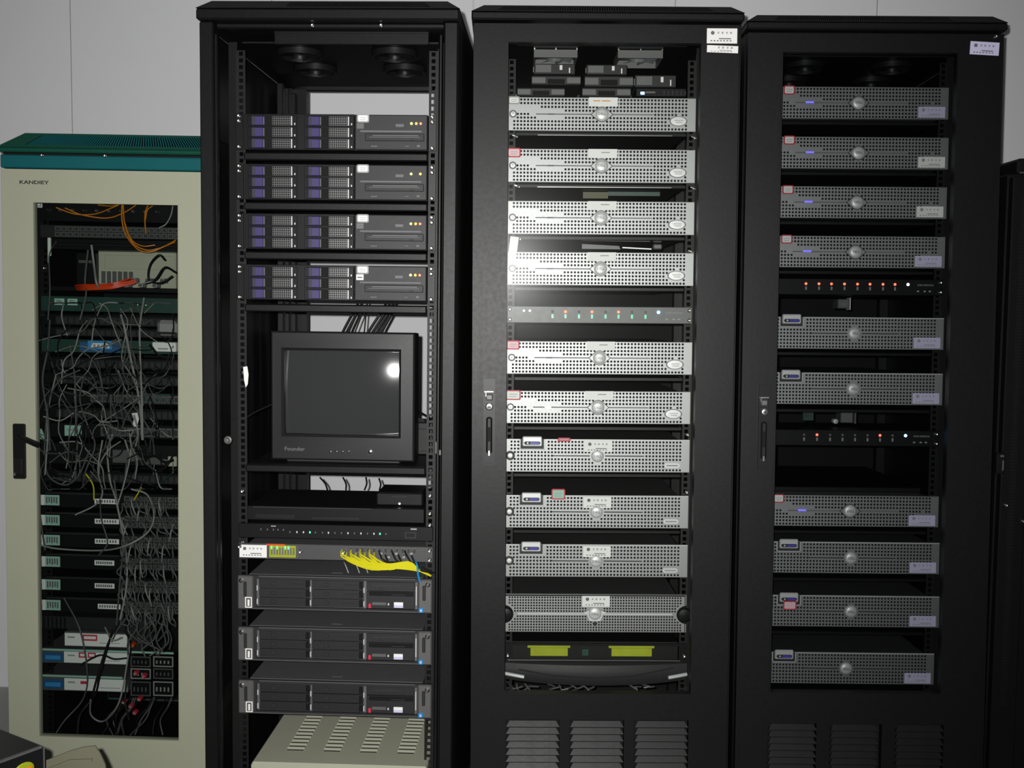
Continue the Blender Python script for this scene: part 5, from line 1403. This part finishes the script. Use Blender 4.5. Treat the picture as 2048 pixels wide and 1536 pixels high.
for P, mt in (([(170, 945), (186, 970), (188, 1000)], 'yellow_cable'), ([(283, 975), (268, 1000)], 'yellow_cable'), ([(322, 968), (345, 945), (352, 938)], 'green_board')):
    cable(1, J(P, .05, .01), .0018, mt, 'short %s lead across the middle of the cable tangle' % ('yellow' if mt == 'yellow_cable' else 'green'), 'short coloured leads in the tangle', n=5)
x, z = q(1, 272, 838, .05); r = thing('paper_label', 'pale folded label tied to the cables in the middle of the teal cabinet', 'label', at(1, x, .045, z))
mb('label_white').prism([(-.010, .016), (.006, .018), (.010, 0), (.004, -.022), (-.008, -.018), (-.004, 0)], 0, .001).build('sheet', None, r); mb('grey_print').box(-.004, .003, -.0004, 0, -.002, 0).build('print', None, r)
x, z = q(1, 91, 492, .06); r = thing('guide_strip', 'bright white strip on the left rail near the top of the teal cabinet', 'strip', at(1, x, .085, z))
mb('label_white').box(-.0036, .0036, -.004, .003, -.026, .024, .0008).build('strip', None, r); mb('label_green').box(-.007, -.003, .001, .003, -.045, .024, .0006).build('side_strip', None, r)
for v in (433, 536):
    x, z = q(1, 90, v, .09); screw2(cab1, -.2325, .109, z)

# ------------------------------------------------------------------ the black cabinet at the far right
def far_cabinet():
    # stands beyond cabinet 4, turned a little; only its left edge is in the picture
    M = Matrix.Translation(Vector((1.345, 2.90, 0))) @ Matrix.Rotation(-.0, 4, 'Z')
    Mi = M.inverted()
    def Q(u, v, y):
        o = Mi @ Vector((0, 0, HC)); d = Mi.to_3x3() @ (_fw * F + RT * (u - 1024) - UP * (v - 768)); t = (y - o.y) / d.y; p = o + d * t; return p.x, p.z
    zt = Q(2024, 345, 0)[1]
    r = thing('server_cabinet', 'lower black cabinet with perforated edge, cut off by the right border', 'cabinet', M)
    mb('black_coat').box(-.02, .58, .03, .80, .0, zt, .004).build('body', None, r)
    d = mb('black_coat').box(-.018, .05, 0, .028, .05, zt - .01, .003).box(.05, .55, .004, .024, .05, zt - .01).build('door', None, r)
    g = mb('black_steel'); g.perf(.004, .30, 2, int((zt - .36) / .0085), .0085, .0085, .0028, -.0008, .0006, lambda i, j, x, z: True, octo=False)
    g.build('perforated_strip', None, d)
    x, z1 = Q(2001, 905, -.01); _, z0 = Q(2001, 948, -.01)
    mb('black_plastic').box(x - .010, x + .012, -.014, 0, z0, z1, .003).use('mid_grey').box(x - .002, x + .008, -.017, -.013, z1 - .012, z1 - .006, .001).box(x + .004, x + .008, -.017, -.013, z0 + .01, z1 - .02, .001).build('door_handle', None, d)
    for u, v in ((2011, 1010), (2045, 1042)):
        x, z = Q(u, v, 0); screw2(d, x, -.001, z)
    (x, za), (_, zb) = Q(2040, 316, .05), Q(2040, 350, .05)
    t = thing('monitor_back', 'small black box standing on the cabinet at the right border', 'box', M @ Matrix.Translation(Vector((x, .05, zt))))
    mb('black_plastic').box(-.004, .28, 0, .25, .0, za - zt, .008).build('housing', None, t); mb('mid_grey').box(.0, .27, -.002, 0, .004, .008, .001).build('edge_line', None, t)
far_cabinet()

# ------------------------------------------------------------------ things in front at the lower left
def front_left():
    D = 1.9
    def P(u, v, D):
        d = _fw * F + RT * (u - 1024) - UP * (v - 768); t = D / d.y; return Vector((0, 0, HC)) + d * t
    def PZ(u, v, z):
        d = _fw * F + RT * (u - 1024) - UP * (v - 768); t = (z - HC) / d.z; return Vector((0, 0, HC)) + d * t
    c = P(88, 1491, D); top = c.z; zz = top - .31
    n_ = PZ(0, 1523, top); ang = math.atan2(n_.y - c.y, n_.x - c.x)      # direction of the near top edge
    tb = thing('side_table', 'small grey table below the lower left picture edge', 'table', Matrix.Translation(Vector((c.x - .10, D + .05, 0))))
    mb('grey_plastic').box(-.45, .42, -.50, .22, zz - .03, zz - .001, .004).build('tabletop', None, tb)
    for sx in (-.41, .38):
        for sy in (-.46, .18): mb('black_coat').box(sx - .015, sx + .015, sy - .015, sy + .015, 0, zz - .03, .002).build('leg', None, tb)
    b = thing('black_box', 'black box with a yellow emblem at the lower left corner', 'box', Matrix.Translation(Vector((c.x, c.y, zz))) @ Matrix.Rotation(ang + PI, 4, 'Z'))
    mb('black_plastic').box(-.34, 0, 0, .20, 0, .31, .003).build('body', None, b)
    mb('mid_grey').box(-.0012, .0008, -.001, .004, .004, .306, .0005).build('edge_strip', None, b)  # paler strip paints the highlight on the box's right edge
    mb('mid_grey').box(-.335, -.004, -.0008, .006, .3065, .3104, .0005).build('top_edge_highlight', None, b)  # lighter colour paints the light line along the near upper edge
    Mi = b.matrix_world.inverted(); o_ = Mi @ Vector((0, 0, HC)); d_ = Mi.to_3x3() @ (_fw * F + RT * (48 - 1024) - UP * (1541 - 768)); e = o_ + d_ * (-o_.y / d_.y)
    m = mb('olive_board').lathe((e.x, 0, e.z), [(0, -.002), (.016, -.0016), (.018, 0)], 18, sx=1.1, sz=.8); m.use('fibre_orange').lathe((e.x + .008, 0, e.z - .003), [(0, -.0028), (.008, -.0024), (.009, -.001)], 12)
    m.build('emblem', None, b, smooth=True)
    # bowed cardboard sheet beside it
    a0, a1, a2, a3 = P(90, 1526, D + .1), P(140, 1502, D + .1), P(190, 1492, D + .1), P(216, 1536, D + .1)
    ca = thing('cardboard_flap', 'grey-beige bent cardboard piece at the bottom edge right of the black box', 'cardboard', Matrix.Translation(Vector((0, D + .1, 0))))
    poly = [(a0.x - .01, a0.z - .0), (P(110, 1514, D + .1).x, P(110, 1514, D + .1).z), (a1.x, a1.z), (P(165, 1495, D + .1).x, P(165, 1495, D + .1).z), (a2.x, a2.z), (P(200, 1508, D + .1).x, P(200, 1508, D + .1).z), (P(210, 1530, D + .1).x, P(210, 1530, D + .1).z), (a3.x + .02, zz), (a0.x - .01, zz)]
    mb('cardboard').prism(poly, 0, .004).build('sheet', None, ca)
    mb('cardboard').prism([(a0.x, a0.z - .012), (a1.x, a1.z - .016), (a2.x - .005, a2.z - .024), (a2.x - .005, a2.z - .030), (a1.x, a1.z - .022), (a0.x, a0.z - .018)], -.004, 0).build('fold', None, ca)
    mb('cardboard').box(a0.x, a3.x, .0, .12, zz, zz + .004, .001).build('base_flap', None, ca)
front_left()
